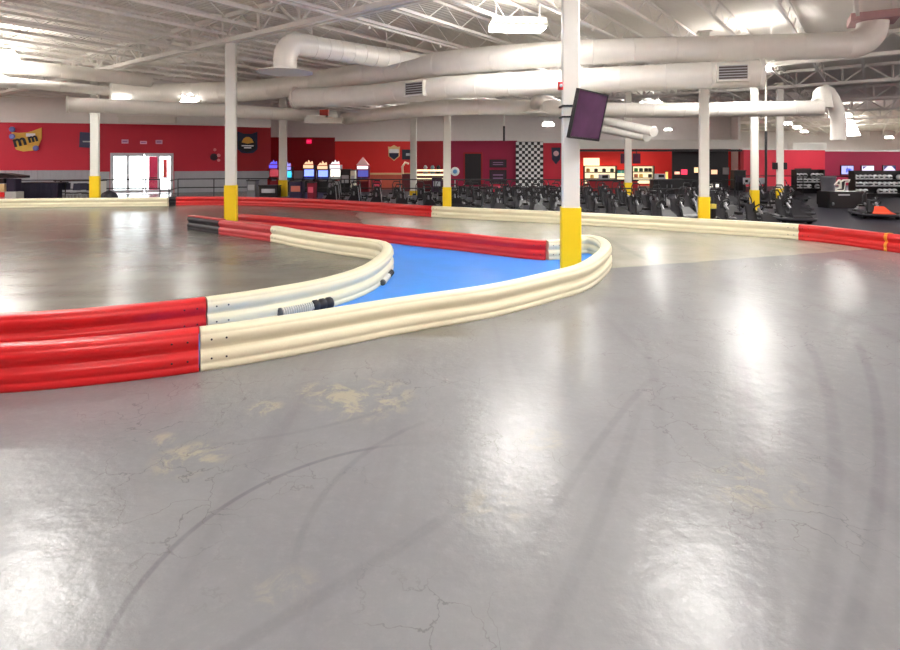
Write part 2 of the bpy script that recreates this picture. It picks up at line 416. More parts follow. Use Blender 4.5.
# ------------------------------------------------------------------ entrance doors
A, x, nrm, dx0, dx1, dz = ENT
door = thing('door_1', None, None); door['kind'] = 'structure'
Rm = Matrix((x, -nrm, Vector((0, 0, 1)))).transposed()
def on_wall(s_, z, pro=0): q = A+x*s_+nrm*pro; return Vector((q.x, q.y, z))
W = dx1-dx0
mb = MB(); fm = mat('pale_door_frame', hexc(205, 205, 212), .4, .3)
for s_ in (dx0+.05, dx1-.05): mb.box(on_wall(s_, dz/2), (.1, .16, dz), fm, Rm)
mb.box(on_wall(dx0+W/2, dz-.05), (W, .16, .1), fm, Rm)
mb.build('door_frame', door)['kind'] = 'structure'
leaves = [(.1, W*.27), (W*.27, W*.52), (W*.54, W*.76), (W*.76, W-.1)]
for i, (s0, s1) in enumerate(leaves):
    mb = MB(); c = dx0+(s0+s1)/2; lw = s1-s0
    for s_ in (dx0+s0+.04, dx0+s1-.04): mb.box(on_wall(s_, dz/2-.05), (.07, .07, dz-.12), fm, Rm)
    for z in (.12, dz-.16): mb.box(on_wall(c, z), (lw, .07, .12 if z > 1 else .2), fm, Rm)
    lf = mb.build('door_leaf', door); lf['kind'] = 'structure'
    mb = MB(); mb.box(on_wall(c, dz/2), (lw-.12, .02, dz-.4), glassm, Rm); mb.build('pane', lf)['kind'] = 'structure'
    mb = MB(); mb.box(on_wall(c, 1.0, .1), (lw-.2, .04, .05), blackm if i > 1 else fm, Rm); mb.build('push_bar', lf)['kind'] = 'structure'
mb = MB(); mb.box(on_wall(dx0+W*.65, 1.25, -.6), (.55, .05, 2.3), mat('pink_banner', hexc(240, 60, 110), .6), Rm)
tag(mb.build('banner'), 'tall pink banner seen through the right half of the glass entrance doors', 'banner')
mb = MB(); mb.box(on_wall(dx0+W*.84, 1.6, -.6), (.25, .05, 1.2), mat('salmon_banner', hexc(240, 90, 90), .6), Rm)
tag(mb.build('banner'), 'short salmon banner outside, right of the tall pink one in the doors', 'banner')
mb = MB(); q = on_wall(dx0+W/2, -.05, -6); mb.box(q, (40, 11.6, .08), mat('outdoor_pavement', hexc(200, 198, 190), .8), Rm); struct(mb, 'pavement')

# ------------------------------------------------------------------ floor paint areas
def poly_floor(pts, z, m, name):
    mb = MB(); mb.add([(p.x, p.y, z) for p in pts], [list(range(len(pts)))], m)
    o = mb.build(name); o['kind'] = 'structure'
    if o.data.polygons[0].normal.z < 0: o.data.flip_normals()
    return o
# ------------------------------------------------------------------ barriers
def smooth(pts, step=.25):
    out = []; n = len(pts)
    for i in range(n-1):
        p0, p1, p2, p3 = pts[max(i-1, 0)], pts[i], pts[i+1], pts[min(i+2, n-1)]
        k = max(2, int((p2-p1).length/step))
        for j in range(k):
            t = j/k
            out.append(.5*((2*p1)+(p2-p0)*t+(2*p0-5*p1+4*p2-p3)*t*t+(3*p1-p0-3*p2+p3)*t**3))
    out.append(pts[-1]); return out
PROF = [(-.11, 0), (-.116, .02), (-.116, .066), (-.107, .076), (-.118, .09), (-.121, .15), (-.104, .182), (-.074, .202), (-.07, .218), (-.096, .25), (-.118, .295), (-.119, .335), (-.104, .358), (-.097, .368), (-.1, .386), (-.085, .402), (-.03, .409)]
PROF = PROF+[(-a, z) for a, z in reversed(PROF)]
def sweep(path, m, z=0, prof=PROF, caps=True):
    mb = MB(); n = len(prof); vs = []
    N_ = len(path)
    for i, p in enumerate(path):
        t = (path[min(i+1, N_-1)]-path[max(i-1, 0)]); t.z = 0; t.normalize(); s_ = Vector((t.y, -t.x, 0))
        vs += [p+s_*a+Vector((0, 0, zz+z)) for a, zz in prof]
    fs = [(i*n+k, i*n+(k+1) % n, (i+1)*n+(k+1) % n, (i+1)*n+k) for i in range(N_-1) for k in range(n)]
    mb.add(vs, fs, m, True)
    if caps: mb.add(vs[:n], [list(range(n))], m); mb.add(vs[-n:], [list(range(n-1, -1, -1))], m)
    return mb
def away(p, s_=.115):
    q = Vector((p.x, p.y, 0)); return q+q.normalized()*s_
def barrier(pts, cuts, label, zjoin=True):
    """pts: ground points of the centre line; cuts: list of (end point, material, name)"""
    path = smooth(pts); root = thing('track_barrier', label, 'barrier', (0, 0, 0))
    idx = 0
    for e, m, nm in cuts:
        j = len(path)-1 if e is None else min(range(idx+1, len(path)), key=lambda q: (path[q]-Vector((e.x, e.y, 0))).length)
        seg = path[idx:j+1]; sg = list(seg)
        # shorten by a hair so that the joint shows
        if e is not None and len(sg) > 2: sg[-1] = sg[-1]+(sg[-2]-sg[-1]).normalized()*.012
        o = sweep(sg, m).build(nm, root)
        # bolts near each joint on the camera side
        for endp, nb in ((0, 1), (-1, -2)):
            p = sg[endp]; tdir = (sg[nb]-p).normalized()
            for dd in (.10, .24):
                q = p+tdir*dd; sd = Vector((tdir.y, -tdir.x, 0)); sd = sd if sd.dot(q) < 0 else -sd
                for z in (.12, .31):
                    mb = MB(); c = q+sd*.12+Vector((0, 0, z))
                    mb.tube([c-sd*.01, c+sd*.006], .011, bolt_m, 6); bo = mb.build('bolt', o)
        idx = j
    return path, root
A_ = away
# outer (near) barrier around the hairpin
O_front = [A_(G(-140, 398)), A_(G(0, 393)), A_(G(100, 384.5)), A_(G(200, 372)), A_(G(300, 354.5)), A_(G(400, 334)), A_(G(490, 317.5)), A_(G(550, 301)), A_(G(586, 288))]
tipc = G(606, 266)
O_tip = [Vector((tipc.x+.0, tipc.y, 0)), G(597, 254.5), G(578, 253)]
O_back = [A_(G(546, 260.5)), A_(G(460, 251)), A_(G(380, 242)), A_(G(310, 234)), A_(G(262, 229)), A_(G(235, 226.4))]
Opath, Oroot = barrier(O_front+O_tip+O_back, [(A_(G(200, 372)), red_b, 'red_section'), (A_(G(548, 260.5)), white_b, 'cream_section'), (None, red_b, 'red_section')],
    'long red and cream barrier nearest the camera, wrapping the blue floor')
mb = MB(); q = G(611, 263); mb.box((q.x-.05, q.y, .21), (.05, .12, .36), black_b); mb.build('joint_bracket', Oroot)
# inner barrier
I_front = [A_(G(-140, 358)), A_(G(0, 354)), A_(G(100, 346)), A_(G(206, 333)), A_(G(287, 318)), A_(G(334, 306)), A_(G(368, 291.5))]
I_tip = [G(386, 273), G(386, 263.5), A_(G(374, 259.5))]
I_back = [A_(G(340, 254.5)), A_(G(300, 247.5)), A_(G(274, 242)), A_(G(222, 234.5)), A_(G(191, 229.5))]
Ipath, Iroot = barrier(I_front+I_tip+I_back, [(A_(G(206, 333)), red_b, 'red_section'), (A_(G(274, 242)), white_b, 'cream_section'), (A_(G(222, 234.5)), red_old, 'red_section'), (None, black_b, 'black_end_section')],
    'inner red and cream barrier curving round the dark infield, black at its far end')
# top caps on faded end: red lid over black piece
mb = MB(); a, b = A_(G(222, 234.5)), A_(G(191, 229.5)); mb.bar((a.x, a.y, .415), (b.x, b.y, .415), .22, red_old, .03); mb.build('red_top_strip', Iroot)
# far barriers
FB = [A_(G(170, 205.5)), A_(G(240, 205.5)), A_(G(330, 209)), A_(G(433, 217)), A_(G(560, 224)), A_(G(680, 231.5)), A_(G(800, 240)), A_(G(900, 253)), A_(G(1000, 268)), A_(G(1120, 290))]
Fpath, Froot = barrier(FB, [(A_(G(175, 205.6)), black_b, 'black_end_section'), (A_(G(433, 217)), red_b, 'red_section'), (A_(G(799, 240)), white_b, 'cream_section'), (None, red_b, 'red_section')],
    'long far barrier in red, cream and red, in front of the parked karts')
pth = smooth([A_(G(-120, 209)), A_(G(0, 208)), A_(G(90, 207)), A_(G(168, 206.2))])
r_ = thing('track_barrier', 'straight cream barrier at the far left, before the entrance doors', 'barrier'); sweep(pth, white_b).build('cream_section', r_)
# strap on the right red section
sp = min(range(len(Fpath)), key=lambda i: (Fpath[i]-G(893, 251.5)).length); tt = (Fpath[sp+1]-Fpath[sp-1]).normalized()
sp_prof = [(a*1.12, z*1.03) for a, z in PROF]
sweep([Fpath[sp]-tt*.03, Fpath[sp]+tt*.03], mat('orange_strap', hexc(238, 160, 40), .5), prof=sp_prof).build('orange_strap', Froot)

# blue paint and dark paddock
ti = [p for p in Opath if p.x > G(180, 373).x and True]
i0 = min(range(len(Opath)), key=lambda i: (Opath[i]-A_(G(120, 380))).length)
blue = list(Opath[i0:])
j0 = min(range(len(Ipath)), key=lambda i: (Ipath[i]-A_(G(120, 339))).length)
blue += list(reversed(Ipath[j0:]))
poly_floor(blue, .004, blue_floor, 'floor_blue_paint')
s0 = 0
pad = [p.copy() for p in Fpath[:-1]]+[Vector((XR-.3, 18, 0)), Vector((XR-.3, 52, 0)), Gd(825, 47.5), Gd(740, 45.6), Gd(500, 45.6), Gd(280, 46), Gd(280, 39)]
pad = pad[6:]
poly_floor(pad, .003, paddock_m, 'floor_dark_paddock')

# ------------------------------------------------------------------ spring bumper units lying along the inner barrier
def spring_unit(a, b, r, label):
    a, b = Vector(a), Vector(b); root = thing('spring_bumper', label, 'bumper', ((a+b)/2)*Vector((1, 1, 0)), math.atan2(b.y-a.y, b.x-a.x))
    L = (b-a).length; h = L/2
    co = MB(); pts = []
    n = 14
    for i in range(n*10+1):
        t = i/(n*10); an = 2*math.pi*n*t
        pts.append((-h+.06+t*(L*.56), r*.78*math.cos(an), r+r*.78*math.sin(an)))
    co.tube(pts, .011, white_p, 6); co.build('coil_spring', root)
    co = MB(); co.lathe([(r*.62, -h+.05), (r*.62, -h+.05+L*.58)], mat('grey_rubber', hexc(186, 184, 176), .6), 16, (0, 0, r), 'x'); co.build('core', root)
    co = MB(); co.lathe([(r*.6, -h), (r*.9, -h+.01), (r*.9, -h+.05), (r*.7, -h+.06)], mat('grey_cap', hexc(92, 92, 90), .5), 20, (0, 0, r), 'x'); co.build('end_cap', root)
    x0 = h-L*.4; ww = L*.4
    prof = [(r*.5, x0)]
    for k in range(3):
        q0 = x0+ww*k/3; q1 = x0+ww*(k+1)/3
        prof += [(r*.82, q0+.004), (r, q0+.025), (r, q1-.025), (r*.82, q1-.004)]
    prof += [(r*.5, x0+ww)]
    co = MB(); co.lathe(prof, black_b, 20, (0, 0, r), 'x'); co.build('rubber_drum', root)
spring_unit(G(277, 320), G(332, 308.5), .085, 'grey coil spring with black rubber drum lying against the inner barrier')
spring_unit(G(382.5, 286), G(391.5, 275), .055, 'small coil spring unit tucked under the tip of the inner barrier')

# ------------------------------------------------------------------ columns
def column(px, d, wd, zy, label, ztop=None, name='column'):
    p = Gd(px, d); root = thing('support_column', label, 'column', p, math.radians(-37)*0+face_ang(p)*.6)
    mb = MB(); mb.box((0, 0, (zy+(ztop or JBOT))/2), (wd*.86, wd*.86, (ztop or JBOT)-zy), white_p, bev=wd*.06); sh = mb.build('shaft', root)
    mb = MB(); mb.box((0, 0, zy/2), (wd, wd, zy), yellow_m, bev=wd*.06); mb.build('yellow_guard', root)
    mb = MB(); mb.box((0, 0, .01), (wd*1.35, wd*1.35, .02), greym); mb.build('base_plate', root)
    mb = MB(); mb.box((0, 0, (ztop or JBOT)-.02), (wd*1.3, wd*1.3, .04), steel_m); mb.build('cap_plate', root)
    return root
colA = column(570.5, 10.3, .36, 1.25, 'thickest white column with a yellow foot, carrying the tilted television', GBOT)
column(231, 17.2, .36, 1.36, 'tall white column with yellow foot behind the black barrier end', GBOT)
column(447, 21.5, .34, 1.1, 'white column with yellow foot just right of the far red to cream joint')
column(704, 16.8, .3, 1.03, 'bright white column with vivid yellow foot among the parked karts', JBOT)
column(95, 27, .40, 1.38, 'white column with yellow foot left of the glass entrance doors')
column(283, 33, .5, .98, 'pale distant column beside the red banner wall and the blue arcade figure')
column(628, 30, .4, .95, 'slim distant column in front of the lit snack bar shelves')
column(754.5, 24, .33, .86, 'white column with yellow foot right of the bright one, over the kart rows')
column(780, 28, .34, .72, 'slimmest white column carrying two small black speakers')
column(413.5, 34, .46, .3, 'short looking white column before the bright red arcade wall')
# fire alarm and fixings on the television column
p = P(561, 86, 10.1); mb = MB(); mb.box((p.x-.01, p.y, p.z), (.09, .09, .14), red_b, bev=.02); mb.lathe([(.03, -.05), (.03, -.06), (.02, -.065)], whitem, 10, (p.x-.01, p.y, p.z), 'y')
tag(mb.build('fire_alarm'), 'small red fire alarm on the left edge of the television column', 'alarm')
# ------------------------------------------------------------------ television
tl, tr, bl = P(578, 88, 9.4), P(607.5, 95, 10.1), P(570, 138, 9.55)
wv = tr-tl; hv = bl-tl; W_, H_ = wv.length, hv.length
xx = wv.normalized(); zz = -(hv-xx*hv.dot(xx)).normalized(); yy = zz.cross(xx)  # yy = away from viewer side
ctr = tl+wv/2+hv/2
root = bpy.data.objects.new('television', None); C.objects.link(root)
root.matrix_world = Matrix.Translation(ctr) @ Matrix((xx, yy, zz)).transposed().to_4x4()
tag(root, 'dark flat television tilted down from the thick white column', 'television')
mb = MB(); mb.box((0, .03, 0), (W_, .05, H_), darkm); mb.build('casing', root)
mb = MB()
for c_, s_ in (((0, 0, H_/2-.012), (W_, .02, .024)), ((0, 0, -H_/2+.02), (W_, .02, .04)), ((-W_/2+.012, 0, 0), (.024, .02, H_)), ((W_/2-.012, 0, 0), (.024, .02, H_))): mb.box(c_, s_, darkm)
mb.build('bezel', root)
scrm = mat('dark_screen_reflection_tint', hexc(84, 50, 80), .1, noise=.55, scale=2.5, coat=.6)  # purplish reflections are put into the dark glass colour
mb = MB(); mb.box((0, .004, .01), (W_-.05, .008, H_-.06), scrm); mb.build('screen', root)
mb = MB(); mb.box((-.1, .09, 0), (.35, .08, .42), blackm)
inv = root.matrix_world.inverted()
colp = Gd(570.5, 10.3)
for z in (2.92, 3.12):
    tgt = inv @ Vector((colp.x+.17, colp.y-.02, z)); mb.bar((-.12, .1, (z-3.02)), tgt, .05, blackm)
mb.build('wall_bracket', root)
for z in (2.9, 3.1):
    mb = MB(); rr = .17; pts = [(colp.x+a*rr, colp.y+b*rr, z) for a, b in ((-1, -1), (1, -1), (1, 1), (-1, 1))]
    for i in range(4): mb.bar(pts[i], pts[(i+1) % 4], .03, blackm)
    o = mb.build('strap'); o.parent = root; o.matrix_parent_inverse = root.matrix_world.inverted()

# ------------------------------------------------------------------ ducts
def duct(pts, r, label, radii=None, n=20, seam=.9, cat='duct', name='air_duct', cap=True, extra=None):
    root = thing(name, label, cat)
    path = smooth([Vector(p) for p in pts], .5)
    rad = None
    if radii:
        rad = []; N_ = len(path)
        for i in range(N_):
            t = i/(N_-1)*(len(radii)-1); k = min(int(t), len(radii)-2); rad.append(radii[k]+(radii[k+1]-radii[k])*(t-k))
    mb = MB(); mb.tube(path, r, duct_m, n, cap, radii=rad); mb.build('pipe', root)
    # raised seam rings
    acc = 0
    for i in range(1, len(path)-1):
        acc += (path[i]-path[i-1]).length
        if acc >= seam:
            acc = 0; t = (path[i+1]-path[i-1]).normalized(); rr = (rad[i] if rad else r)
            mb = MB(); mb.tube([path[i]-t*.02, path[i]-t*.012, path[i]+t*.012, path[i]+t*.02], rr, duct_m, n, False, radii=[rr, rr+.012, rr+.012, rr]); mb.build('seam', root)
    return root, path
r1, p1 = duct([PZ(960, 45, 5.25), PZ(850, 45, 5.25), PZ(750, 48, 5.25), PZ(575, 53, 5.25), PZ(450, 63, 5.25), PZ(340, 78, 5.25), PZ(260, 90, 5.25), PZ(180, 94, 5.25), PZ(116, 93, 5.25)][1:], .37, 'longest round white duct, sweeping across the whole hall from the right elbow', radii=[.36, .36, .37, .4, .4, .42, .46, .5, .52])
# end of the long duct: stepped cap (left) and elbow (right)
e = p1[-1]; t = (p1[-1]-p1[-2]).normalized()
mb = MB(); mb.tube([e, e+t*.12, e+t*.2], .5, duct_m, 20, True, radii=[.56, .56, .4]); mb.build('end_cap', r1)
q = p1[0]; up = Vector((0, 0, 1)); dr = (p1[0]-p1[1]).normalized(); el = [q+dr*(.55*math.sin(a))+up*(.55*(1-math.cos(a))) for a in [i*math.pi/2/8 for i in range(9)]]
mb = MB(); mb.tube([q-dr*.1]+el+[el[-1]+up*.05], .37, duct_m, 20); mb.build('elbow', r1)
top = el[-1]
mb = MB(); mb.box((top.x, top.y, top.z+.14), (1.05, 1.05, .2), mat('dusty_pink_flange', hexc(190, 150, 150), .5), Matrix.Rotation(math.radians(-30), 3, 'Z')); mb.build('flange', r1)
mb = MB(); mb.tube([top+up*.17, Vector((top.x, top.y, DECK))], .42, duct_m, 20); mb.build('riser', r1)
r2, p2 = duct([PZ(296, 98, 4.45), PZ(370, 95, 4.45), PZ(450, 87.5, 4.45), PZ(600, 80, 4.45), PZ(760, 73.5, 4.45)], .37, 'wide white duct with two grilles, running just below the longest duct')
for px, py, gw, gh in ((418, 86, 22, 14), (735, 73, 30, 16)):
    c = PZ(px, py, 4.45+(.06 if px < 500 else 0)); i = min(range(len(p2)), key=lambda i: (p2[i]-c).length); t = (p2[min(i+1, len(p2)-1)]-p2[i-1]).normalized()
    sd = Vector((t.y, -t.x, 0)); sd = sd if sd.dot(c) < 0 else -sd; R3 = Matrix((t, -sd, Vector((0, 0, 1)))).transposed()
    Wg, Hg = gw*c.y/F/abs(t.x+.0001)*.9, gh*c.y/F; cc = p2[i]+sd*.37; g = MB()
    for s_ in (-1, 1): g.box(cc+t*s_*Wg/2, (.05, .16, Hg+.06), white_p, R3); g.box(cc+Vector((0, 0, s_*Hg/2)), (Wg, .16, .05), white_p, R3)
    go = g.build('grille_frame', r2)
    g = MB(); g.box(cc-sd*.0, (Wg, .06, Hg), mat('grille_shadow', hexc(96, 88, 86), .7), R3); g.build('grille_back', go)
    for k in range(6):
        g = MB(); g.box(cc+sd*.05+Vector((0, 0, Hg*(k/6-.42))), (Wg-.04, .03, .02), lightgrey, R3); g.build('louvre', go)
for e, dd in ((p2[-1], (p2[-1]-p2[-2]).normalized()), (p2[0], (p2[0]-p2[1]).normalized())):
    mb = MB(); mb.tube([e-dd*.04, e+dd*.06], .41, duct_m, 20); mb.build('end_collar', r2)
r3, p3 = duct([PZ(345, 119, 3.95), PZ(400, 112, 3.95), PZ(450, 107.5, 3.95), PZ(540, 107.5, 3.95), PZ(610, 110, 3.95), PZ(700, 110, 3.95), PZ(822, 108, 3.95)], .27, 'brightest white duct, lowest of the long ones, ending in a bent pipe')
mb = MB(); mb.tube([p3[-1]+Vector((-.25, 0, 0))]+smooth([P(820, 100, 19.8), P(822, 92, 19.8), P(828, 93, 19.8), P(834, 104, 19.8), P(838, 118, 19.8), P(838, 140, 19.8)], .2), .24, duct_m, 16); mb.build('bent_outlet', r3)
mb = MB(); c = P(822, 108, 19.7); mb.tube([c, c+Vector((0, 0, .6))], .3, duct_m, 18, radii=[.34, .26]); mb.build('dome', r3)
r4, p4 = duct([PZ(534, 112, 3.9), P(536, 104, 19), P(539, 99, 19.3), P(552, 103, 19.8), P(562, 107, 20.4)], .2, 'short bent white duct outlet left of the thick column', seam=5)
mb = MB(); c = P(535, 114, 18.6); mb.lathe([(.42, 0), (.45, .02), (.2, .12)], duct_m, 20, c); mb.build('skirt', r4)
duct([PZ(-120, 57, 5.3), PZ(-30, 64, 5.3), PZ(60, 71, 5.3), PZ(150, 81, 5.3)], .25, 'upper thin grey duct at the far left edge')
duct([PZ(-120, 78, 4.7), PZ(-30, 81, 4.7), PZ(40, 85, 4.7), PZ(108, 91, 4.7)], .17, 'bright slim duct at the left, under the thin grey one')
rl, pl = duct([PZ(68, 104.5, 4.1), PZ(130, 107, 4.1), PZ(230, 111, 4.1), PZ(335, 117, 4.1)], .26, 'grey duct with a round white end above the left column')
mb = MB(); t = (pl[0]-pl[1]).normalized(); mb.tube([pl[0]-t*.03, pl[0]+t*.04], .3, white_p, 20); mb.build('end_disc', rl)
# bevelled outlet duct
ro = thing('duct_outlet', 'stubby white duct with a slanted open end hanging above the hall left of centre', 'duct')
a, b = PZ(300, 45, 5.2), PZ(405, 61, 5.2); t = (b-a).normalized(); side = Vector((t.y, -t.x, 0)); n = 20; rr = .3; vs = []
for p_, cut in ((a, 0), (a+(b-a)*.33, 0), (a+(b-a)*.66, 0), (b, 1)):
    for k in range(n):
        c_, s_ = math.cos(2*math.pi*k/n), math.sin(2*math.pi*k/n)
        vs.append(p_+side*rr*s_+Vector((0, 0, rr*c_))+t*(.9*c_*cut))
mb = MB(); mb.add(vs, [(i*n+k, i*n+(k+1) % n, (i+1)*n+(k+1) % n, (i+1)*n+k) for i in range(3) for k in range(n)], duct_m, True)
mb.add(vs[:n], [list(range(n))], duct_m); mb.add(vs[-n:], [list(range(n))], duct_m); mb.build('pipe', ro)
for f_ in [i/9 for i in range(1, 9)]:
    q = a+(b-a)*f_; mb = MB(); mb.tube([q-t*.02, q-t*.01, q+t*.01, q+t*.02], .3, duct_m, n, False, radii=[.3, .312, .312, .3]); mb.build('seam', ro)
c = a-t*.42
mb = MB(); mb.tube(smooth([c+Vector((0, 0, -.72)), c+Vector((0, 0, -.4)), c+Vector((0, 0, -.2))+t*.05, c+t*.22+Vector((0, 0, -.02)), a+t*.05], .08), .3, duct_m, 20); mb.build('elbow', ro)
mb = MB(); mb.lathe([(.72, -.78), (.7, -.75), (.3, -.7)], duct_m, 24, c); mb.build('skirt', ro)
for f_ in (.1, .8):
    q = a+(b-a)*f_; mb = MB(); mb.bar((q.x, q.y, q.z+.3), (q.x, q.y, JBOT), .02, steel_m); mb.build('hanger_rod', ro)
# two short tubes near the snack bar
for (pa, pb, lab) in ((P(606, 121, 27), P(654, 132, 23.5), 'upper of two short slanted ducts right of the television'), (P(602, 129, 27.5), P(647, 137, 24.2), 'lower of two short slanted ducts right of the television')):
    duct([pa, (pa+pb)/2, pb], .2, lab, seam=1)
# hanging heater with red part, above the arcade
rt = thing('ceiling_heater', 'white hanging heater with a red valve above the arcade corner', 'heater')
c = P(325, 121, 24); mb = MB(); mb.box(c, (1.6, .7, .25), white_p); mb.box(c+Vector((-.3, -.1, .16)), (.8, .5, .1), white_p); mb.build('casing', rt)
mb = MB(); mb.box(c+Vector((.0, -.1, .34)), (.36, .3, .26), mat('red_valve', hexc(170, 40, 20), .5)); mb.build('valve', rt)
mb = MB(); mb.bar(c+Vector((0, 0, .4)), (c.x, c.y, JBOT), .03, steel_m); mb.build('hanger_rod', rt)
mb = MB(); mb.bar(c+Vector((.6, 0, .1)), (c.x+.6, c.y, JBOT), .03, steel_m); mb.build('hanger_rod', rt)
# hanging poles
for px, y0, y1, d, lab in ((504, 116, 141, 30, 'short hanging pole, white above and black below, before the crimson wall'), (766, 116, 192, 26, 'thin black pole hanging down right of the kart row column')):
    rt = thing('hanging_pole', lab, 'pole'); a, b = P(px, y0, d), P(px, y1, d); mid = a+(b-a)*(.4 if px < 600 else .2)
    mb = MB(); mb.tube([(a.x, a.y, JBOT), mid], .045, white_p, 8); mb.build('upper_tube', rt); mb = MB(); mb.tube([mid, b], .055, blackm, 8); mb.build('lower_tube', rt)
# white header beam over the snack bar and other soffits
for px0, px1, d0, d1, y0, y1, lab in ((578, 740, 43.5, 43.8, 139.5, 149, 'long white header beam above the snack bar opening'),
                            (120, 176, 34, 34.6, 116, 123, 'narrow white header above the entrance doors'),
                            (790, 824, 44, 44.5, 143, 149.5, 'short white header at the right above the plain red wall'),):
    a, b = Gd(px0, d0), Gd(px1, d1); z1 = EYE+(HZ-y0)*d0/F; z0 = EYE+(HZ-y1)*d0/F; mb = MB()
    mb.bar((a.x, a.y, (z0+z1)/2), (b.x, b.y, (z0+z1)/2), .5, white_p, z1-z0); mb.bar((a.x, a.y-.3, z1-.04), (b.x, b.y-.3, z1-.04), .08, white_p, .08)
    struct(mb, 'trim_1')

# ------------------------------------------------------------------ lamps
def make_lamp(label):
    r = thing('high_bay_lamp', label, 'lamp')
    mb = MB(); mb.box((0, 0, .1), (1.25, .36, .07), white_p); mb.add([(-.62, -.2, .07), (.62, -.2, .07), (.62, -.34, -.04), (-.62, -.34, -.04)], [(0, 1, 2, 3)], white_p); mb.add([(-.62, .2, .07), (.62, .2, .07), (.62, .34, -.04), (-.62, .34, -.04)], [(0, 1, 2, 3)], white_p); mb.build('housing', r)
    mb = MB(); mb.box((0, 0, .01), (1.2, .46, .09), lampm, bev=.05); mb.build('diffuser', r)
    mb = MB(); mb.box((0, 0, .145), (1.1, .2, .02), upm); mb.build('added_uplight', r)  # added glowing panel, throws light up at the deck
    return r
lamps = []
vis = [(518, 30, 5.6, 'brightest high bay lamp, high right of the slanted stubby duct'), (3, 56, 5.6, 'high bay lamp glowing at the left edge of the picture'),
       (2, 84, 5.0, 'low glowing lamp at the left edge under the thin duct'), (188, 101, 4.9, 'small bright lamp under the long duct left of the black barrier column'),
       (787, 124, 4.6, 'left lamp of the bright trio at the right'), (797, 128, 4.6, 'middle lamp of the bright trio at the right'), (804, 132, 4.6, 'right lamp of the bright trio at the right'),
       (652, 129, 4.6, 'lamp beside the two short slanted ducts'), (668, 130, 4.6, 'round looking lamp just left of the bright kart column'),
       (548, 125, 4.6, 'faint lamp just left of the thick column'), (120, 104, 4.7, 'tiny lamp under the rounded end of the longest duct'), (889, 138, 3.8, 'bluish lamp above the wall screens at the right')]
def hang(o):
    for s_ in (-.5, .5):
        mb = MB(); mb.bar((s_, 0, .13), (s_, 0, (DECK-o.location.z)/o.scale.z), .02, steel_m); mb.build('hanger_rod', o)
hid = [(752, 52, 5.6), (748, 71, 5.6), (744, 83, 5.6), (30, -39, 5.6), (700, -43, 5.6), (650, 105, 5.6), (480, 105, 5.6)]
lp = make_lamp(vis[0][3]); c = PZ(518, 27, 5.6); lp.location = c; lp.rotation_euler = (0, 0, math.radians(5)); lp.scale = (1.15, 1.3, 1.5); lamps.append(lp)
hang0 = lp
for px, py, z, lab in vis[1:]:
    lamps.append(dup(lp, PZ(px, py, z), math.radians(-53), lab))
    sc = {120: .5, 787: .42, 797: .42, 804: .42, 652: .5, 668: .42, 889: .4, 548: .6}.get(px, 1)
    if sc < 1: lamps[-1].scale = (sc, sc*1.5, sc*2.2)

SC = bpy.context.view_layer
def addl(p):
    for q in lamps:
        if (Vector(q.location)-p).length < 3.4: return
    lamps.append(dup(lp, p, math.radians(-53), 'high bay lamp inferred from glare or added for light, among the ducts and roof joists', 'high bay lamps inferred from glare or added for light'))
for q in hid: addl(PZ(*q))
for a in range(-2, 12):  # regular lamp grid added to light the hall
    for b in range(-8, 6):
        p = U*(a*8.0+5.4)+V*(b*8.0+2.0); p.z = 5.6
        c_ = clip(Vector((p.x, p.y, 0))-U*0, U)
        if c_ and c_[0]+1 < 0 < c_[1]-1 and YB+2 < p.y:
            sx = 450+F*p.x/p.y if p.y > .5 else -999; sy = HZ-3.5*F/p.y if p.y > .5 else -999
            hidden = (300 < sx < 745 and 44 < sy < 84) or (sx > 790 and p.y > 42) or (345 < sx < 820 and 101 < sy < 114) or (130 < sx < 270 and 86 < sy < 100)  # far right bay lamps are added for brightness and stay in view
            if (-60 < sx < 360 or 430 < sx < 830) and -75 < sy <= -5 and p.y > .5: continue
            if -30 < sx < 930 and -20 < sy and p.y > .5 and not hidden: continue
            addl(p)

for o in lamps: hang(o)
print('lamps', len(lamps))
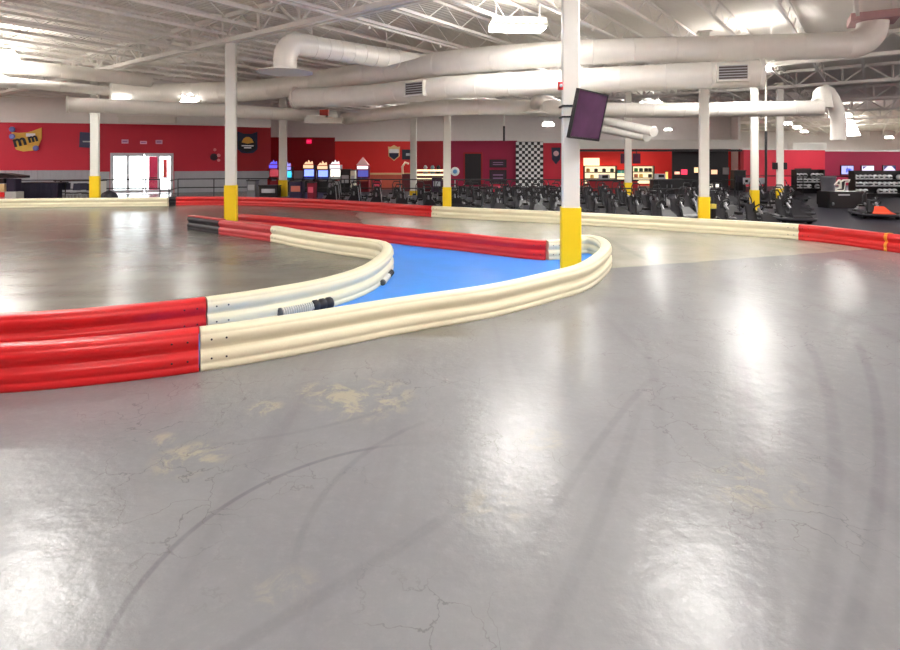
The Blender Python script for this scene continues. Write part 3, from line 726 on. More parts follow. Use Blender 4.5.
# ------------------------------------------------------------------ karts
def make_kart(label, body, group):
    r = thing('go_kart', label, 'kart', group=group)
    mb = MB()   # chassis: floor pan and rails
    mb.box((0, .1, .07), (.5, 1.25, .02), blackm)
    for s_ in (-1, 1):
        mb.tube([(s_*.28, -.85, .12), (s_*.34, -.3, .1), (s_*.34, .3, .1), (s_*.22, .85, .12)], .02, blackm, 6)
    mb.bar((-.5, .6, .13), (.5, .6, .13), .04, blackm); mb.bar((-.55, -.58, .14), (.55, -.58, .14), .04, greym)
    mb.build('chassis', r)
    mb = MB(); q = [(-.42, -1.0), (.42, -1.0), (.66, -.85), (.7, -.3), (.7, .5), (.55, .95), (.3, 1.06), (-.3, 1.06), (-.55, .95), (-.7, .5), (-.7, -.3), (-.66, -.85)]
    mb.tube([(a, b, .17) for a, b in q], .06, black_b, 6, closed=True); mb.build('bumper', r)
    mb = MB(); mb.prism([(-.33, 0), (.33, 0), (.24, .34), (-.24, .34)], 0, .05, body, 'z', (0, 0, 0)) if False else None
    vs = [(-.36, .98, .12), (.36, .98, .12), (.4, .98, .24), (-.4, .98, .24), (-.2, .5, .3), (.2, .5, .3), (-.16, .46, .5), (.16, .46, .5), (-.3, .8, .3), (.3, .8, .3)]
    mb = MB(); mb.add(vs, [(0, 1, 2, 3), (3, 2, 9, 8), (8, 9, 7, 6), (4, 6, 7, 5), (0, 3, 8), (8, 6, 4), (0, 8, 4), (1, 9, 2), (1, 5, 9), (9, 5, 7), (0, 4, 5, 1)], body); mb.build('nose_panel', r)
    for s_ in (-1, 1):
        mb = MB(); mb.add([(s_*.36, -.3, .1), (s_*.62, -.3, .1), (s_*.62, .42, .1), (s_*.36, .42, .1), (s_*.38, -.3, .3), (s_*.58, -.26, .28), (s_*.56, .38, .24), (s_*.38, .42, .26)],
                          [(0, 1, 2, 3), (4, 5, 6, 7), (0, 1, 5, 4), (1, 2, 6, 5), (2, 3, 7, 6), (3, 0, 4, 7)], seatm); mb.build('side_pod', r)
    # seat shell
    mb = MB(); prof = [(.2, .12), (.0, .1), (-.2, .12), (-.3, .25), (-.38, .5), (-.42, .72)]; vs = []
    for y_, z_ in prof:
        hw = .2 if z_ < .3 else .19
        vs += [(-hw, y_+.06, z_+.1), (-hw*.7, y_, z_), (hw*.7, y_, z_), (hw, y_+.06, z_+.1)]
    fs = [(i*4+k, i*4+k+1, i*4+k+5, i*4+k+4) for i in range(5) for k in range(3)]; mb.add(vs, fs, seatm, True)
    mb.add([(a, b-.03, c_-.02) for a, b, c_ in vs], fs, seatm, True); mb.build('seat', r)
    mb = MB(); mb.tube([(0, .72, .14), (0, .1, .62)], .045, greym, 6); mb.build('steering_column', r)
    mb = MB(); R_ = Matrix.Rotation(math.radians(-48), 3, 'X'); pts = [Vector((.17*math.cos(a), 0, .17*math.sin(a))) for a in [2*math.pi*k/12 for k in range(12)]]
    mb.tube([R_@p_+Vector((0, .1, .63)) for p_ in pts], .022, darkm, 6, closed=True); mb.build('steering_wheel', r)
    mb = MB(); mb.box((.34, -.5, .28), (.26, .3, .26), greym); mb.box((.34, -.5, .44), (.2, .2, .1), darkm); mb.tube([(.46, -.4, .3), (.5, -.7, .3), (.4, -.88, .3)], .03, greym, 6); mb.build('engine', r)
    mb = MB(); mb.tube([(-.26, -.5, .12), (-.24, -.62, .85), (-.15, -.64, 1.0), (.15, -.64, 1.0), (.24, -.62, .85), (.26, -.5, .12)], .025, blackm, 6)
    mb.tube([(-.2, -.63, .8), (-.3, -.3, .16)], .02, lightgrey, 5); mb.build('roll_hoop', r)
    for sx, sy, wd in ((-.56, .6, .13), (.56, .6, .13), (-.55, -.6, .2), (.55, -.6, .2)):
        mb = MB(); mb.lathe([(.08, -wd/2), (.12, -wd/2), (.14, -wd/2+.02), (.14, wd/2-.02), (.12, wd/2), (.08, wd/2)], rubber, 14, (sx, sy, .14), 'x'); wh = mb.build('wheel', r)
        mb = MB(); mb.lathe([(.075, -wd/2-.003), (.05, -wd/2+.01), (.05, wd/2-.01), (.075, wd/2+.003)], greym, 10, (sx, sy, .14), 'x'); mb.build('rim', wh)
    return r
kart_dark = make_kart('black go kart parked nose to nose in the long dense rows behind the far barrier', blackm, 'black karts parked in rows behind the far barrier')
first = True
# rows parallel to the far barrier
Fb = Fpath
def bp(px):  # barrier depth for pixel column
    i = min(range(len(Fb)), key=lambda i: abs(450+F*Fb[i].x/Fb[i].y-px)); return Fb[i]
arc = [0]
for i in range(1, len(Fb)): arc.append(arc[-1]+(Fb[i]-Fb[i-1]).length)
def along_path(s_):
    i = max(k for k in range(len(arc)-1) if arc[k] <= s_); t = (s_-arc[i])/(arc[i+1]-arc[i]); return Fb[i].lerp(Fb[i+1], t), (Fb[i+1]-Fb[i]).normalized()
def arc_at(px): return arc[min(range(len(Fb)), key=lambda i: abs(450+F*Fb[i].x/Fb[i].y-px))]
nk = 0
colxy = [Gd(*q) for q in ((447, 21.5), (704, 16.8), (754.5, 24), (780, 28), (628, 30), (283, 33), (766, 26), (413.5, 34))]
placed = []
HD = Vector((math.sin(math.radians(8)), -math.cos(math.radians(8)), 0))      # the way the noses point
for row in range(9):
    s_ = arc_at(300); s1 = arc_at(1105)
    while s_ < s1:
        p, t = along_path(s_)
        q = p-HD*(1.3+row*2.0+(.45 if row else 0))+Vector((random.uniform(-.04, .04), random.uniform(-.04, .04), 0))
        HS = Vector((-HD.y, HD.x, 0))
        for _k in range(12):
            if min((q+HD*a_+HS*b_-f_).length for a_ in (.9, .0, -.9) for b_ in (-.6, .6) for f_ in Fb) > .32: break
            q = q-HD*.15
        px = 450+F*q.x/q.y
        s_ += 1.5
        if q.y > 30.5 or px < 318 or px > (788 if row == 0 else 800 if row < 4 else 790) or (row > 2 and px < 440): continue
        if any((q-c_).length < 1.0 for c_ in colxy): continue
        if any((q-c_).length < 1.33 for c_ in placed): continue
        placed.append(q)
        rz = math.radians(-172)+random.uniform(-.04, .04)   # nose to the right and towards the track
        lab = ['in the front row against the far barrier', 'in the second row behind the far barrier', 'in the rear rows of the kart park'][min(row, 2)]
        lab = 'black go kart parked '+lab; grp = 'black karts '+lab[21:]
        if first: kart_dark.scale = (.85, .85, 1.08); kart_dark.location = q; kart_dark.rotation_euler = (0, 0, rz); kart_dark['label'] = lab; kart_dark['group'] = grp; first = False
        else: dup(kart_dark, q, rz, lab, grp)
        nk += 1
for dd in (14.9, 17.0, 19.1, 21.2, 23.3, 25.4, 27.5, 29.6):
    for kx in range(9):
        q = Vector(((800-450)*dd/F-.5-kx*1.45, dd, 0))
        if 450+F*q.x/q.y < 690 or any((q-c_).length < 1.45 for c_ in placed) or any((q-c_).length < 1.0 for c_ in colxy) or min((q-f_).length for f_ in Fb) < 1.5: continue
        if abs(450+F*q.x/q.y-842) < 20: continue
        placed.append(q); dup(kart_dark, q, math.radians(-172)+random.uniform(-.05, .05), 'black go kart at the right end of the kart park, beside the open dark lane', 'black karts at the right end of the kart park'); nk += 1
print('karts', nk)
rk = make_kart('red and orange go kart alone on the dark paddock floor at the right', mat('orange_red_body', hexc(230, 80, 50), .4), None)
rk.location = G(875, 217.5); rk.rotation_euler = (0, 0, math.radians(160)); rk.scale = (.9, .9, .9)

# ------------------------------------------------------------------ railings
def railing(pts, label, h=1.08, gap=1.6, rails=(1.05, .55)):
    r = thing('railing', label, 'railing', pts[0]); o = pts[0]
    for i in range(len(pts)-1):
        a, b = pts[i]-o, pts[i+1]-o; n = max(1, int((b-a).length/gap))
        for z in rails:
            mb = MB(); mb.tube([(a.x, a.y, z), (b.x, b.y, z)], .03, blackm, 6); mb.build('rail', r)
        for k in range(n+(1 if i == len(pts)-2 else 0)):
            q = a+(b-a)*k/n; mb = MB(); mb.tube([(q.x, q.y, 0), (q.x, q.y, h)], .03, blackm, 6); mb.lathe([(.06, 0), (.06, .01), (.03, .02)], blackm, 8, (q.x, q.y, 0)); mb.build('post', r)
railing([Gd(20, 30.5), Gd(90, 31)], 'black railing along the far left wall behind the cream barrier')
railing([Gd(103, 31.5), Gd(160, 31.8)], 'low black railing across the glass entrance doors')
railing([Gd(169, 29.5), Gd(178, 32.5), Gd(283, 33.8)], 'black railing left of the arcade behind the far red barrier')
railing([Gd(290, 32.5), Gd(400, 31.8), Gd(505, 31.6), Gd(620, 31.2), Gd(735, 30.8)], 'long black railing behind the parked kart rows')
railing([Gd(738, 34), Gd(870, 33)], 'thin high black rail crossing before the plain red wall at the right', h=1.25, gap=3.2, rails=(1.2,))

# ------------------------------------------------------------------ wall signs and decorations
def flat(px, py, d, off=.0): return P(px, py, d-off)
def plate(name, label, cat, px, py, wpx, hpx, d, parts, group=None):
    """parts: function(root, w, h) building in local x/z, front face towards -y"""
    rz = 0
    if d is None:
        ry = Vector(((px-450)/F, 1, 0)); d = 48
        for A0, B0, n0 in SEGS:
            e = B0-A0; den = ry.x*e.y-ry.y*e.x; t_ = (A0.x*e.y-A0.y*e.x)/den; s0_ = (A0.x*ry.y-A0.y*ry.x)/den
            if 0 <= s0_ <= 1 and t_ > 0: d = t_-.05; rz = math.atan2(e.y, e.x); break
    p = P(px, py, d); r = thing(name, label, cat, p, rz, group); w_, h_ = wpx*d/F, hpx*d/F; parts(r, w_, h_); return r
def rectp(r, name, cx, cz, w_, h_, m, y=0, th=.03):
    mb = MB(); mb.box((cx, y, cz), (w_, th, h_), m); return mb.build(name, r)
def text(r, s_, size, m, cx=0, cz=0, y=-.04, rot=0, name='lettering', bold=.0):
    cu = bpy.data.curves.new(name, 'FONT'); cu.body = s_; cu.size = size; cu.align_x = 'CENTER'; cu.align_y = 'CENTER'; cu.extrude = .01; cu.offset = bold
    o = bpy.data.objects.new(name, cu); C.objects.link(o); bpy.context.view_layer.update()
    dg = bpy.context.evaluated_depsgraph_get(); me = bpy.data.meshes.new_from_object(o.evaluated_get(dg)); me.materials.clear(); me.materials.append(m)
    bpy.data.objects.remove(o); o = bpy.data.objects.new(name, me); C.objects.link(o); o.parent = r; o.location = (cx, y, cz); o.rotation_euler = (math.pi/2, -rot, 0); return o
def polyp(r, name, poly, m, y=0, th=.05):
    mb = MB(); mb.prism(poly, y-th/2, y+th/2, m, 'y'); return mb.build(name, r)
def disc(r, name, cx, cz, rad, m, y=-.05):
    mb = MB(); mb.lathe([(rad, y), (rad, y-.03), (rad*.6, y-.05)], m, 14, (cx, 0, cz), 'y'); return mb.build(name, r)
def shield(r, w_, h_):
    pl_ = [(-.5, .45), (-.42, .3), (-.25, .27), (.05, .3), (.2, .36), (.5, .5), (.5, .05), (.4, -.25), (.25, -.45), (-.1, -.5), (-.34, -.42), (-.45, 0)]
    polyp(r, 'yellow_board', [(a*w_, b*h_) for a, b in pl_], mat('yellow_sign', hexc(222, 176, 70), .5))
    text(r, 'm', .95, blackboard, -.36, -.1, -.06, .25, bold=.03); text(r, 'm', .7, blackboard, .36, .08, -.06, .25, bold=.03); rectp(r, 'white_mark', .25, .28, .5, .2, whitem, -.05, .02)
    for a, b in ((-.45, .42), (-.45, .12), (.32, -.36)): disc(r, 'badge', a*w_, b*h_, .17, mat('blue_white_badge', hexc(110, 120, 190), .4))
plate('wall_sign', 'yellow shield shaped sign with dark letters on the far left red wall', 'sign', 26.5, 139.5, 27, 24, None, shield)
plate('wall_banner', 'navy board behind the far left column on the red wall', 'sign', 87, 140, 14, 16, None, lambda r, a, b: (polyp(r, 'board', [(-a*.5, -b*.45), (a*.3, -b*.5), (a*.5, -b*.4), (a*.5, b*.45), (-a*.45, b*.5)], mat('navy_board', hexc(58, 60, 96), .5)), rectp(r, 'chrome_bar', 0, -.1, a*.5, .08, lightgrey, -.04)))
def banner(r, a, b):
    polyp(r, 'board', [(-a*.5, -b*.3), (-a*.3, -b*.47), (0, -b*.5), (a*.3, -b*.47), (a*.5, -b*.3), (a*.5, b*.5), (a*.2, b*.4), (-a*.2, b*.4), (-a*.5, b*.5)], navym)
    polyp(r, 'black_field', [(-a*.46, -b*.28), (0, -b*.46), (a*.4, -b*.28), (a*.4, b*.05), (0, b*.22), (-a*.46, b*.05)], blackboard, -.04, .03)
    polyp(r, 'gold_dome', [(-a*.3, 0), (-a*.22, b*.16), (-a*.08, b*.25), (a*.08, b*.25), (a*.22, b*.16), (a*.3, 0), (0, -b*.06)], goldm, -.07, .03)
    rectp(r, 'white_line', 0, -b*.15, a*.6, b*.05, whitem, -.07); rectp(r, 'white_line', 0, -b*.24, a*.36, b*.05, whitem, -.07)
plate('wall_banner', 'blue black banner with a gold dome above two white lines', 'sign', 247.5, 142.5, 19, 22, None, banner)
for px, py, lab in ((125, 141.5, 'left small pale sign above the entrance doors'), (143.5, 142.5, 'flattest small pale sign, middle of three above the doors'), (159, 142, 'right small pale sign above the entrance doors')):
    plate('door_sign', lab, 'sign', px, py, 6, 3 if px > 140 and px < 150 else 4, None, lambda r, a, b: (rectp(r, 'plate', 0, 0, a, b, mat('pale_pink_sign', hexc(250, 190, 220), .5)), rectp(r, 'stripe', 0, 0, a*.7, b*.3, mat('mauve_print', hexc(180, 110, 170), .5), -.03)))
plate('exit_sign', 'small glowing pink exit sign high on the dark recess wall', 'sign', 309, 141.5, 5, 4, None, lambda r, a, b: (rectp(r, 'box', 0, 0, a, b, mat('pink_exit_glow', hexc(240, 30, 110), .5, emit=hexc(255, 20, 90), es=.35)), text(r, 'EXIT', .2, whitem, 0, 0, -.03)))
plate('fire_bell', 'dark round bell with pale lights on the red wall left of the banner', 'bell', 214, 157, 8, 8, None, lambda r, a, b: (disc(r, 'gong', 0, 0, a*.45, mat('dark_plum', hexc(60, 20, 40), .5)), disc(r, 'light', a*.55, b*.2, .12, mat('pink_lamp', hexc(255, 160, 170), .5)), disc(r, 'light', a*.1, b*.9, .1, mat('pink_lamp', hexc(255, 160, 170), .5)), disc(r, 'light', a*.55, -b*.4, .1, mat('pink_lamp', hexc(255, 160, 170), .5))))
def crest(r, a, b):
    polyp(r, 'gold_edge', [(-a*.5, b*.4), (-a*.3, b*.38), (0, b*.5), (a*.3, b*.38), (a*.5, b*.4), (a*.46, -b*.2), (0, -b*.5), (-a*.46, -b*.2)], mat('cream_edge', hexc(250, 214, 150), .5))
    polyp(r, 'white_field', [(-a*.4, b*.25), (a*.4, b*.25), (a*.4, 0), (-a*.4, 0)], whitem, -.04); polyp(r, 'blue_field', [(-a*.4, 0), (a*.4, 0), (a*.38, -b*.2), (0, -b*.42), (-a*.38, -b*.2)], navym, -.04)
plate('wall_crest', 'crest with white top and navy base on the bright red wall', 'sign', 394, 153, 12, 16, None, crest)
plate('wall_poster', 'small dark poster beside the crest on the bright red wall', 'poster', 406.5, 154.5, 9, 10, None, lambda r, a, b: (rectp(r, 'sheet', 0, 0, a, b, mat('dark_teal', hexc(20, 30, 50), .5)), rectp(r, 'mark', .15, 0, a*.5, b*.25, lightgrey, -.03)))
plate('wall_clock', 'white oval sign with blue centre right of the middle column', 'sign', 455, 171.5, 9, 12, 44.5, lambda r, a, b: (disc(r, 'face', 0, 0, a*.5, whitem), disc(r, 'centre', 0, 0, a*.25, mat('sky_blue', hexc(110, 170, 220), .5), -.09), rectp(r, 'post', 0, -1.15, .1, 1.0, lightgrey)))
# doorway on the crimson wall
plate('dark_doorway', 'tall unlit black doorway in the crimson wall', 'doorway', 473, 169, 17, 32, None, lambda r, a, b: (rectp(r, 'opening', 0, 0, a, b, blackboard, 0, .08), rectp(r, 'jamb', -a*.52, 0, .12, b, wallmaroon, -.02, .14), rectp(r, 'jamb', a*.52, 0, .12, b, wallmaroon, -.02, .14), rectp(r, 'lintel', 0, b*.5, a*1.1, .12, wallmaroon, -.02, .14)))
for py, hh, lab in ((163.5, 8, 'upper dark framed board with pale lines on the crimson wall'), (176.5, 13, 'lower dark framed board on the crimson wall')):
    def bd(r, a, b):
        rectp(r, 'frame', 0, 0, a, b, darkm); rectp(r, 'sheet', 0, 0, a*.88, b*.8, mat('plum_sheet', hexc(50, 22, 44), .5), -.03)
        for k in range(2): rectp(r, 'pale_line', 0, b*(.12-.25*k), a*.6, b*.09, mat('mauve_line', hexc(150, 110, 150), .5), -.05)
    plate('notice_board', lab, 'board', 498, py, 17, hh, None, bd)
# chequered panel: every square its own tile
p = P(529.5, 167, 45.6); r = thing('chequered_panel', 'tall black and white chequered panel left of the thick column', 'panel', p)
cw_, hh_ = 27*45.6/F/9, 50*45.6/F/17
base = {}
for i in range(9):
    for j in range(17):
        m = checkk if (i+j) % 2 else checkw
        if m.name not in base:
            mb = MB(); mb.box((0, 0, 0), (cw_*.97, .05, hh_*.97), m); o = mb.build('tile', r); base[m.name] = o
        else: o = base[m.name].copy(); C.objects.link(o); o.parent = r
        o.location = ((i-4)*cw_, 0 if m is checkw else -.01, (j-8)*hh_)
rectp(r, 'backing', 0, 0, cw_*9.2, hh_*17.2, darkm, .04, .03)
plate('wall_crest', 'small purple shield sign between the chequered panel and thick column', 'sign', 556, 156, 9, 17, None, lambda r, a, b: (polyp(r, 'board', [(-a*.5, b*.5), (a*.5, b*.5), (a*.45, -b*.2), (0, -b*.5), (-a*.45, -b*.2)], navym), disc(r, 'emblem', 0, .2, .22, mat('pink_white', hexc(230, 190, 200), .5))))
# wall screens
scr = [mat('lit_screen_a', (0.02,)*3, .3, emit=hexc(180, 180, 255), es=.45), mat('lit_screen_b', (0.02,)*3, .3, emit=hexc(235, 225, 255), es=.5), mat('lit_screen_c', (0.02,)*3, .3, emit=hexc(235, 220, 255), es=.45)]
for i, (px, lab) in enumerate(((847, 'left lit wall screen with a blue picture on the dark red wall'), (867.5, 'middle lit wall screen, the whitest of the row of three'), (889, 'right lit wall screen, partly dark, near the frame edge'))):
    def tvp(r, a, b, i=i):
        rectp(r, 'casing', 0, 0, a, b, darkm, 0, .08); rectp(r, 'screen', 0, 0, a*.9, b*.86, scr[i], -.05, .02)
        if i == 0: rectp(r, 'picture_patch', .1, -.05, a*.4, b*.4, mat('blue_picture', hexc(40, 60, 160), .3, emit=hexc(60, 90, 220), es=.3), -.07, .02); rectp(r, 'picture_patch', .0, .0, a*.1, b*.6, whitem, -.07, .02)
        if i == 1: polyp(r, 'picture_patch', [(-a*.4, b*.1), (-a*.1, b*.38), (-a*.4, b*.38)], mat('navy_picture', hexc(30, 40, 110), .3), -.07, .02)
        if i == 2:
            for sx in (-1, 1): polyp(r, 'picture_patch', [(sx*a*.44, b*.42), (sx*a*.15, b*.42), (sx*a*.44, b*.02)], mat('navy_picture', hexc(30, 40, 110), .3), -.07, .02)
    plate('wall_screen', lab, 'television', px, 170, 14.5, 9.5, None, tvp)

# ------------------------------------------------------------------ snack bar
D0 = 43.6
mb = MB(); a, b = P(576, 150.5, D0), P(741, 150.5, D0); mb.bar(a, b, .4, blackm, .16)
for px in (577, 741):
    q = P(px, 150, D0); mb.box((q.x, q.y, q.z/2), (.25, .3, q.z), wallmaroon)
struct(mb, 'trim_2')
glow = mat('lit_shelf_panel', hexc(250, 240, 200), .5, emit=hexc(255, 232, 185), es=.42)
def shelfunit(px0, px1, y0, y1, d, label, boards, col=None):
    a, b = P(px0, y1, d), P(px1, y0, d); r = thing('lit_shelf', label, 'shelf', Vector((a.x, d, 0))); w_ = b.x-a.x
    mb = MB(); mb.box((w_/2, .2, (a.z+b.z)/2), (w_, .05, b.z-a.z), col or glow); mb.build('back_panel', r)
    for s_ in (0, w_): mb = MB(); mb.box((s_, 0, (b.z)/2), (.06, .4, b.z), darkm); mb.build('upright', r)
    for k in range(boards+1):
        z = a.z+(b.z-a.z)*k/boards; mb = MB(); mb.box((w_/2, 0, z), (w_, .4, .07), mat('dark_wood', hexc(60, 40, 24), .5)); mb.build('shelf_board', r)
    return a, b
random.seed(3)
a, b = shelfunit(584, 616, 166, 185, 47.2, 'brightly lit cream shelves at the left of the snack bar', 3)
a, b = shelfunit(616, 627, 170, 183.5, 47.2, 'lit shelf unit with teal goods left of the slim column', 2)
a, b = shelfunit(632, 653.5, 166, 184, 47.2, 'lit shelf unit with green and dark goods right of the slim column', 3)
plate('menu_board', 'blank white lit menu panel at the top left of the snack bar', 'sign', 591.5, 163, 16, 10, None, lambda r, a, b: (rectp(r, 'panel', 0, 0, a, b, glow), rectp(r, 'edge', 0, -b*.52, a, .06, darkm, -.02)))
cols = [hexc(60, 190, 190), hexc(110, 210, 190), hexc(60, 150, 70), hexc(30, 60, 40), hexc(190, 90, 50), hexc(40, 30, 26), hexc(230, 190, 90), hexc(170, 40, 40)]
words = ['teal', 'pale green', 'green', 'dark green', 'rust brown', 'black', 'ochre', 'red']
for i, (px, py) in enumerate(((619, 173.7), (623, 173.7), (636, 171.8), (641, 171.8), (646, 171.8), (650, 171.8), (620, 183.2), (636, 177.7), (641, 177.7), (650, 177.7), (588, 172.2), (596, 172.2), (604, 172.2), (612, 172.2), (592, 178.4), (608, 178.4))):
    ci = [0, 1, 2, 3, 5, 5, 6, 4, 6, 5, 6, 5, 5, 3, 6, 5][i]; q = P(px, py, 47.1); mb = MB(); k = mat('goods_'+words[ci].replace(' ', '_'), cols[ci], .5)
    mb.box((q.x, q.y, q.z+.16), (.26, .2, .26), k); mb.box((q.x, q.y, q.z+.31), (.18, .14, .04), lightgrey)
    tag(mb.build('snack_box'), words[ci]+' carton on a lit snack bar shelf, '+('left unit' if px < 616 else 'teal unit' if px < 630 else 'right unit'), 'box', 'goods on the lit snack bar shelves')
for px, lab in ((624.3, 'left black hanging screen before the snack bar red wall'), (636.5, 'right black hanging screen before the snack bar red wall')):
    plate('hanging_screen', lab, 'television', px, 158.5, 7.5, 10, 43.6, lambda r, a, b: (rectp(r, 'casing', 0, 0, a, b, darkm, 0, .1), rectp(r, 'screen', 0, 0, a*.9, b*.9, scrm, -.06, .02), rectp(r, 'bracket', 0, b*.75, .06, b*.6, darkm)))
# counter with stools
r = thing('snack_counter', 'long dark counter below the lit snack bar shelves', 'counter', Gd(612, 34.2)); 
mb = MB(); mb.box((0, 0, .44), (2.9, .7, .88), wallmaroon); mb.build('front', r); mb = MB(); mb.box((0, 0, .91), (3.0, .8, .07), darkm); mb.build('worktop', r)
for i, (px, lab) in enumerate(((604, 'white register on the snack counter, left'), (660, 'grey white box on the dark cabinet right of the snack counter'))):
    r = thing('register', lab, 'register', Gd(px, 34.2 if i == 0 else 36)); z0 = .945 if i == 0 else .94
    q = .0; mb = MB(); mb.box((0, 0, z0+.17), (.6, .45, .34), lightgrey, bev=.05); mb.build('body', r); mb = MB(); mb.box((0, -.24, z0+.2), (.36, .02, .18), darkm); mb.build('display', r)
r = thing('dark_cabinet', 'black cabinet left of the bright kart column carrying a grey box', 'cabinet', Gd(667, 36)); mb = MB(); mb.box((0, 0, .47), (2.0, .7, .94), darkm); mb.build('body', r)
for s_ in (-.5, .5): mb = MB(); mb.box((s_, -.37, .45), (.9, .03, .8), blackm); dd = mb.build('door', r); mb = MB(); mb.box((s_*.3, -.4, .5), (.03, .03, .2), greym); mb.build('handle', dd)
# dark back area right of the shelves with lit items
mb = MB(); a, b = Gd(672, 45), Gd(728, 45); mb.bar((a.x, a.y, 1.6), (b.x, b.y, 1.6), .1, blackboard, 3.2); struct(mb, 'wall_back_dark_bay')
lits = [(666.5, 177, 3, 12, hexc(255, 200, 110), 'narrow amber lit display strip on the red bay wall'), (677, 173, 6, 3, hexc(255, 180, 150), 'small peach lit sign at the left of the dark bay'), (684, 172, 7, 6, hexc(250, 60, 90), 'small pink lit sign in the dark bay'), (696, 170, 4.5, 6, hexc(255, 215, 160), 'small cream lit sign just left of the bright column'),
        (714, 172, 7, 5, hexc(255, 190, 150), 'peach lit sign just right of the bright column'), (711, 186, 3.5, 4.5, hexc(255, 245, 230), 'left small white light below the peach sign'), (717, 186, 3.5, 4.5, hexc(255, 245, 230), 'right small white light below the peach sign'), (725.5, 171, 7, 8, hexc(150, 140, 140), 'grey framed picture at the edge of the dark bay')]
for i, (px, py, a, b, c_, lab) in enumerate(lits):
    m_ = mat('lit_sign_%s' % chr(97+i), c_, .5, emit=(c_ if i < 7 else None), es=.45)
    plate('lit_sign' if i < 7 else 'wall_picture', lab, 'sign', px, py, a, b, 44.93 if i else None, lambda r, a, b: (rectp(r, 'face', 0, 0, a*.86, b*.86, m_, -.04), rectp(r, 'frame', 0, 0, a, b, darkm, 0, .05)))

# ------------------------------------------------------------------ arcade machines
def arcade(px, base_y, top_y, wpx, scr_m, mar_m, body, label, roof=None, d=None):
    d = d or F*EYE/(base_y-HZ); p = Gd(px, d); H_ = EYE+(HZ-top_y)*d/F; w_ = wpx*d/F
    r = thing('arcade_machine', label, 'arcade game', p, 0)
    k = H_
    prof = [(-.35, 0), (.35, 0), (.35, k*.97), (-.15, k*.97), (-.22, k*.84), (-.02, k*.8), (.05, k*.55), (-.38, k*.45), (-.35, k*.38)]
    for s_ in (-1, 1):
        mb = MB(); mb.prism(prof, s_*w_/2-.03, s_*w_/2+.03, body, 'x'); mb.build('side_panel', r)
    mb = MB(); mb.box((0, .1, k*.2), (w_-.06, .4, k*.4), body); mb.box((0, .2, k*.7), (w_-.06, .28, k*.5), body); mb.build('cabinet', r)
    mb = MB(); mb.box((0, .02, k*.68), (w_*.86, .03, k*.24), scr_m, Matrix.Rotation(math.radians(-8), 3, 'X')); mb.build('screen', r)
    mb = MB(); mb.box((0, -.18, k*.91), (w_*.9, .04, k*.12), mar_m); mb.build('marquee', r)
    mb = MB(); mb.box((0, -.17, k*.49), (w_*.9, .38, .05), darkm, Matrix.Rotation(math.radians(14), 3, 'X')); cp = mb.build('control_panel', r)
    mb = MB(); mb.tube([(-.1, -.2, k*.49), (-.1, -.2, k*.49+.12)], .015, greym, 6); mb.lathe([(.01, 0), (.035, .03), (.01, .06)], red_b, 8, (-.1, -.2, k*.49+.1)); mb.build('joystick', cp)
    if roof: 
        mb = MB(); mb.add([(-w_/2, -.3, k), (w_/2, -.3, k), (w_/2, .3, k), (-w_/2, .3, k), (0, 0, k+.55)], [(0, 1, 2, 3), (0, 1, 4), (1, 2, 4), (2, 3, 4), (3, 0, 4)], roof); mb.build('pointed_roof', r)
    else:
        mb = MB(); q = .2; mb.prism([(-w_*.4, 0), (-w_*.2, .16), (-w_*.1, .06), (0, .28), (w_*.15, .1), (w_*.35, .2), (w_*.4, 0)], -.03, .03, mar_m, 'y', (0, -.12, k)); mb.build('topper', r)
sb = mat('blue_game_screen', (.02,)*3, .3, emit=hexc(110, 130, 255), es=.9); sw = mat('white_game_screen', (.02,)*3, .3, emit=hexc(255, 250, 235), es=.8); sc_ = mat('cyan_game_screen', (.02,)*3, .3, emit=hexc(40, 190, 240), es=.6)
mo = mat('peach_marquee', (.1,)*3, .3, emit=hexc(255, 190, 150), es=.5); mw = mat('white_marquee', (.1,)*3, .3, emit=hexc(255, 235, 245), es=.5)
arcade(309, 193, 164, 11, sb, mo, blackm, 'arcade machine with blue screen, left of the lit pair', d=38)
arcade(323, 193, 165, 11, sb, mo, blackm, 'arcade machine with blue screen, right of the lit pair', d=38)
arcade(335.5, 193, 164, 11, sw, mw, lightgrey, 'brightest white lit arcade machine beside the blue pair', d=38)
arcade(288, 193, 166, 8, sc_, mat('violet_marquee', (.1,)*3, .3, emit=hexc(150, 140, 230), es=.5), darkm, 'arcade machine with cyan screen right beside the pale distant column', d=38)
arcade(274, 193, 164, 9, mat('red_game_screen', (.02,)*3, .3, emit=hexc(180, 20, 50), es=.35), mat('indigo_marquee', (.1,)*3, .3, emit=hexc(90, 70, 220), es=.5), wallmaroon, 'tall red arcade machine left of the pale distant column', d=38)
arcade(363, 193, 165, 12, mat('mixed_game_screen', (.05,)*3, .3, noise=.6, emit=hexc(90, 90, 190), es=.3), mw, mat('maroon_game', hexc(130, 16, 40), .5), 'prize machine with a pale pointed roof before the bright red wall', roof=mat('pale_roof', hexc(250, 200, 200), .5), d=38)
# dark and white small machines
def crate(px, y0, y1, wpx, d, m, name, label, cat, topm=None, y2=None):
    p = Gd(px, d); z0 = max(0, EYE+(HZ-y1)*d/F) if y2 is None else 0; z1 = EYE+(HZ-y0)*d/F; w_ = wpx*d/F
    r = thing(name, label, cat, p); mb = MB(); mb.box((0, 0, (z1)/2), (w_, .6, z1), m, bev=.04); mb.build('body', r)
    mb = MB(); mb.box((0, -.31, z1*.6), (w_*.7, .03, z1*.35), topm or lightgrey); mb.build('front_panel', r); mb = MB(); mb.box((0, 0, z1+.03), (w_*1.04, .64, .06), darkm); mb.build('lid', r)
    for s_ in (-1, 1): mb = MB(); mb.box((s_*w_*.4, -.2, .03), (.08, .08, .06), darkm); mb.build('foot', r)
    return r
crate(346, 170, 186, 10, 37.5, darkm, 'game_cabinet', 'low black game cabinet right of the white lit machine', 'cabinet')
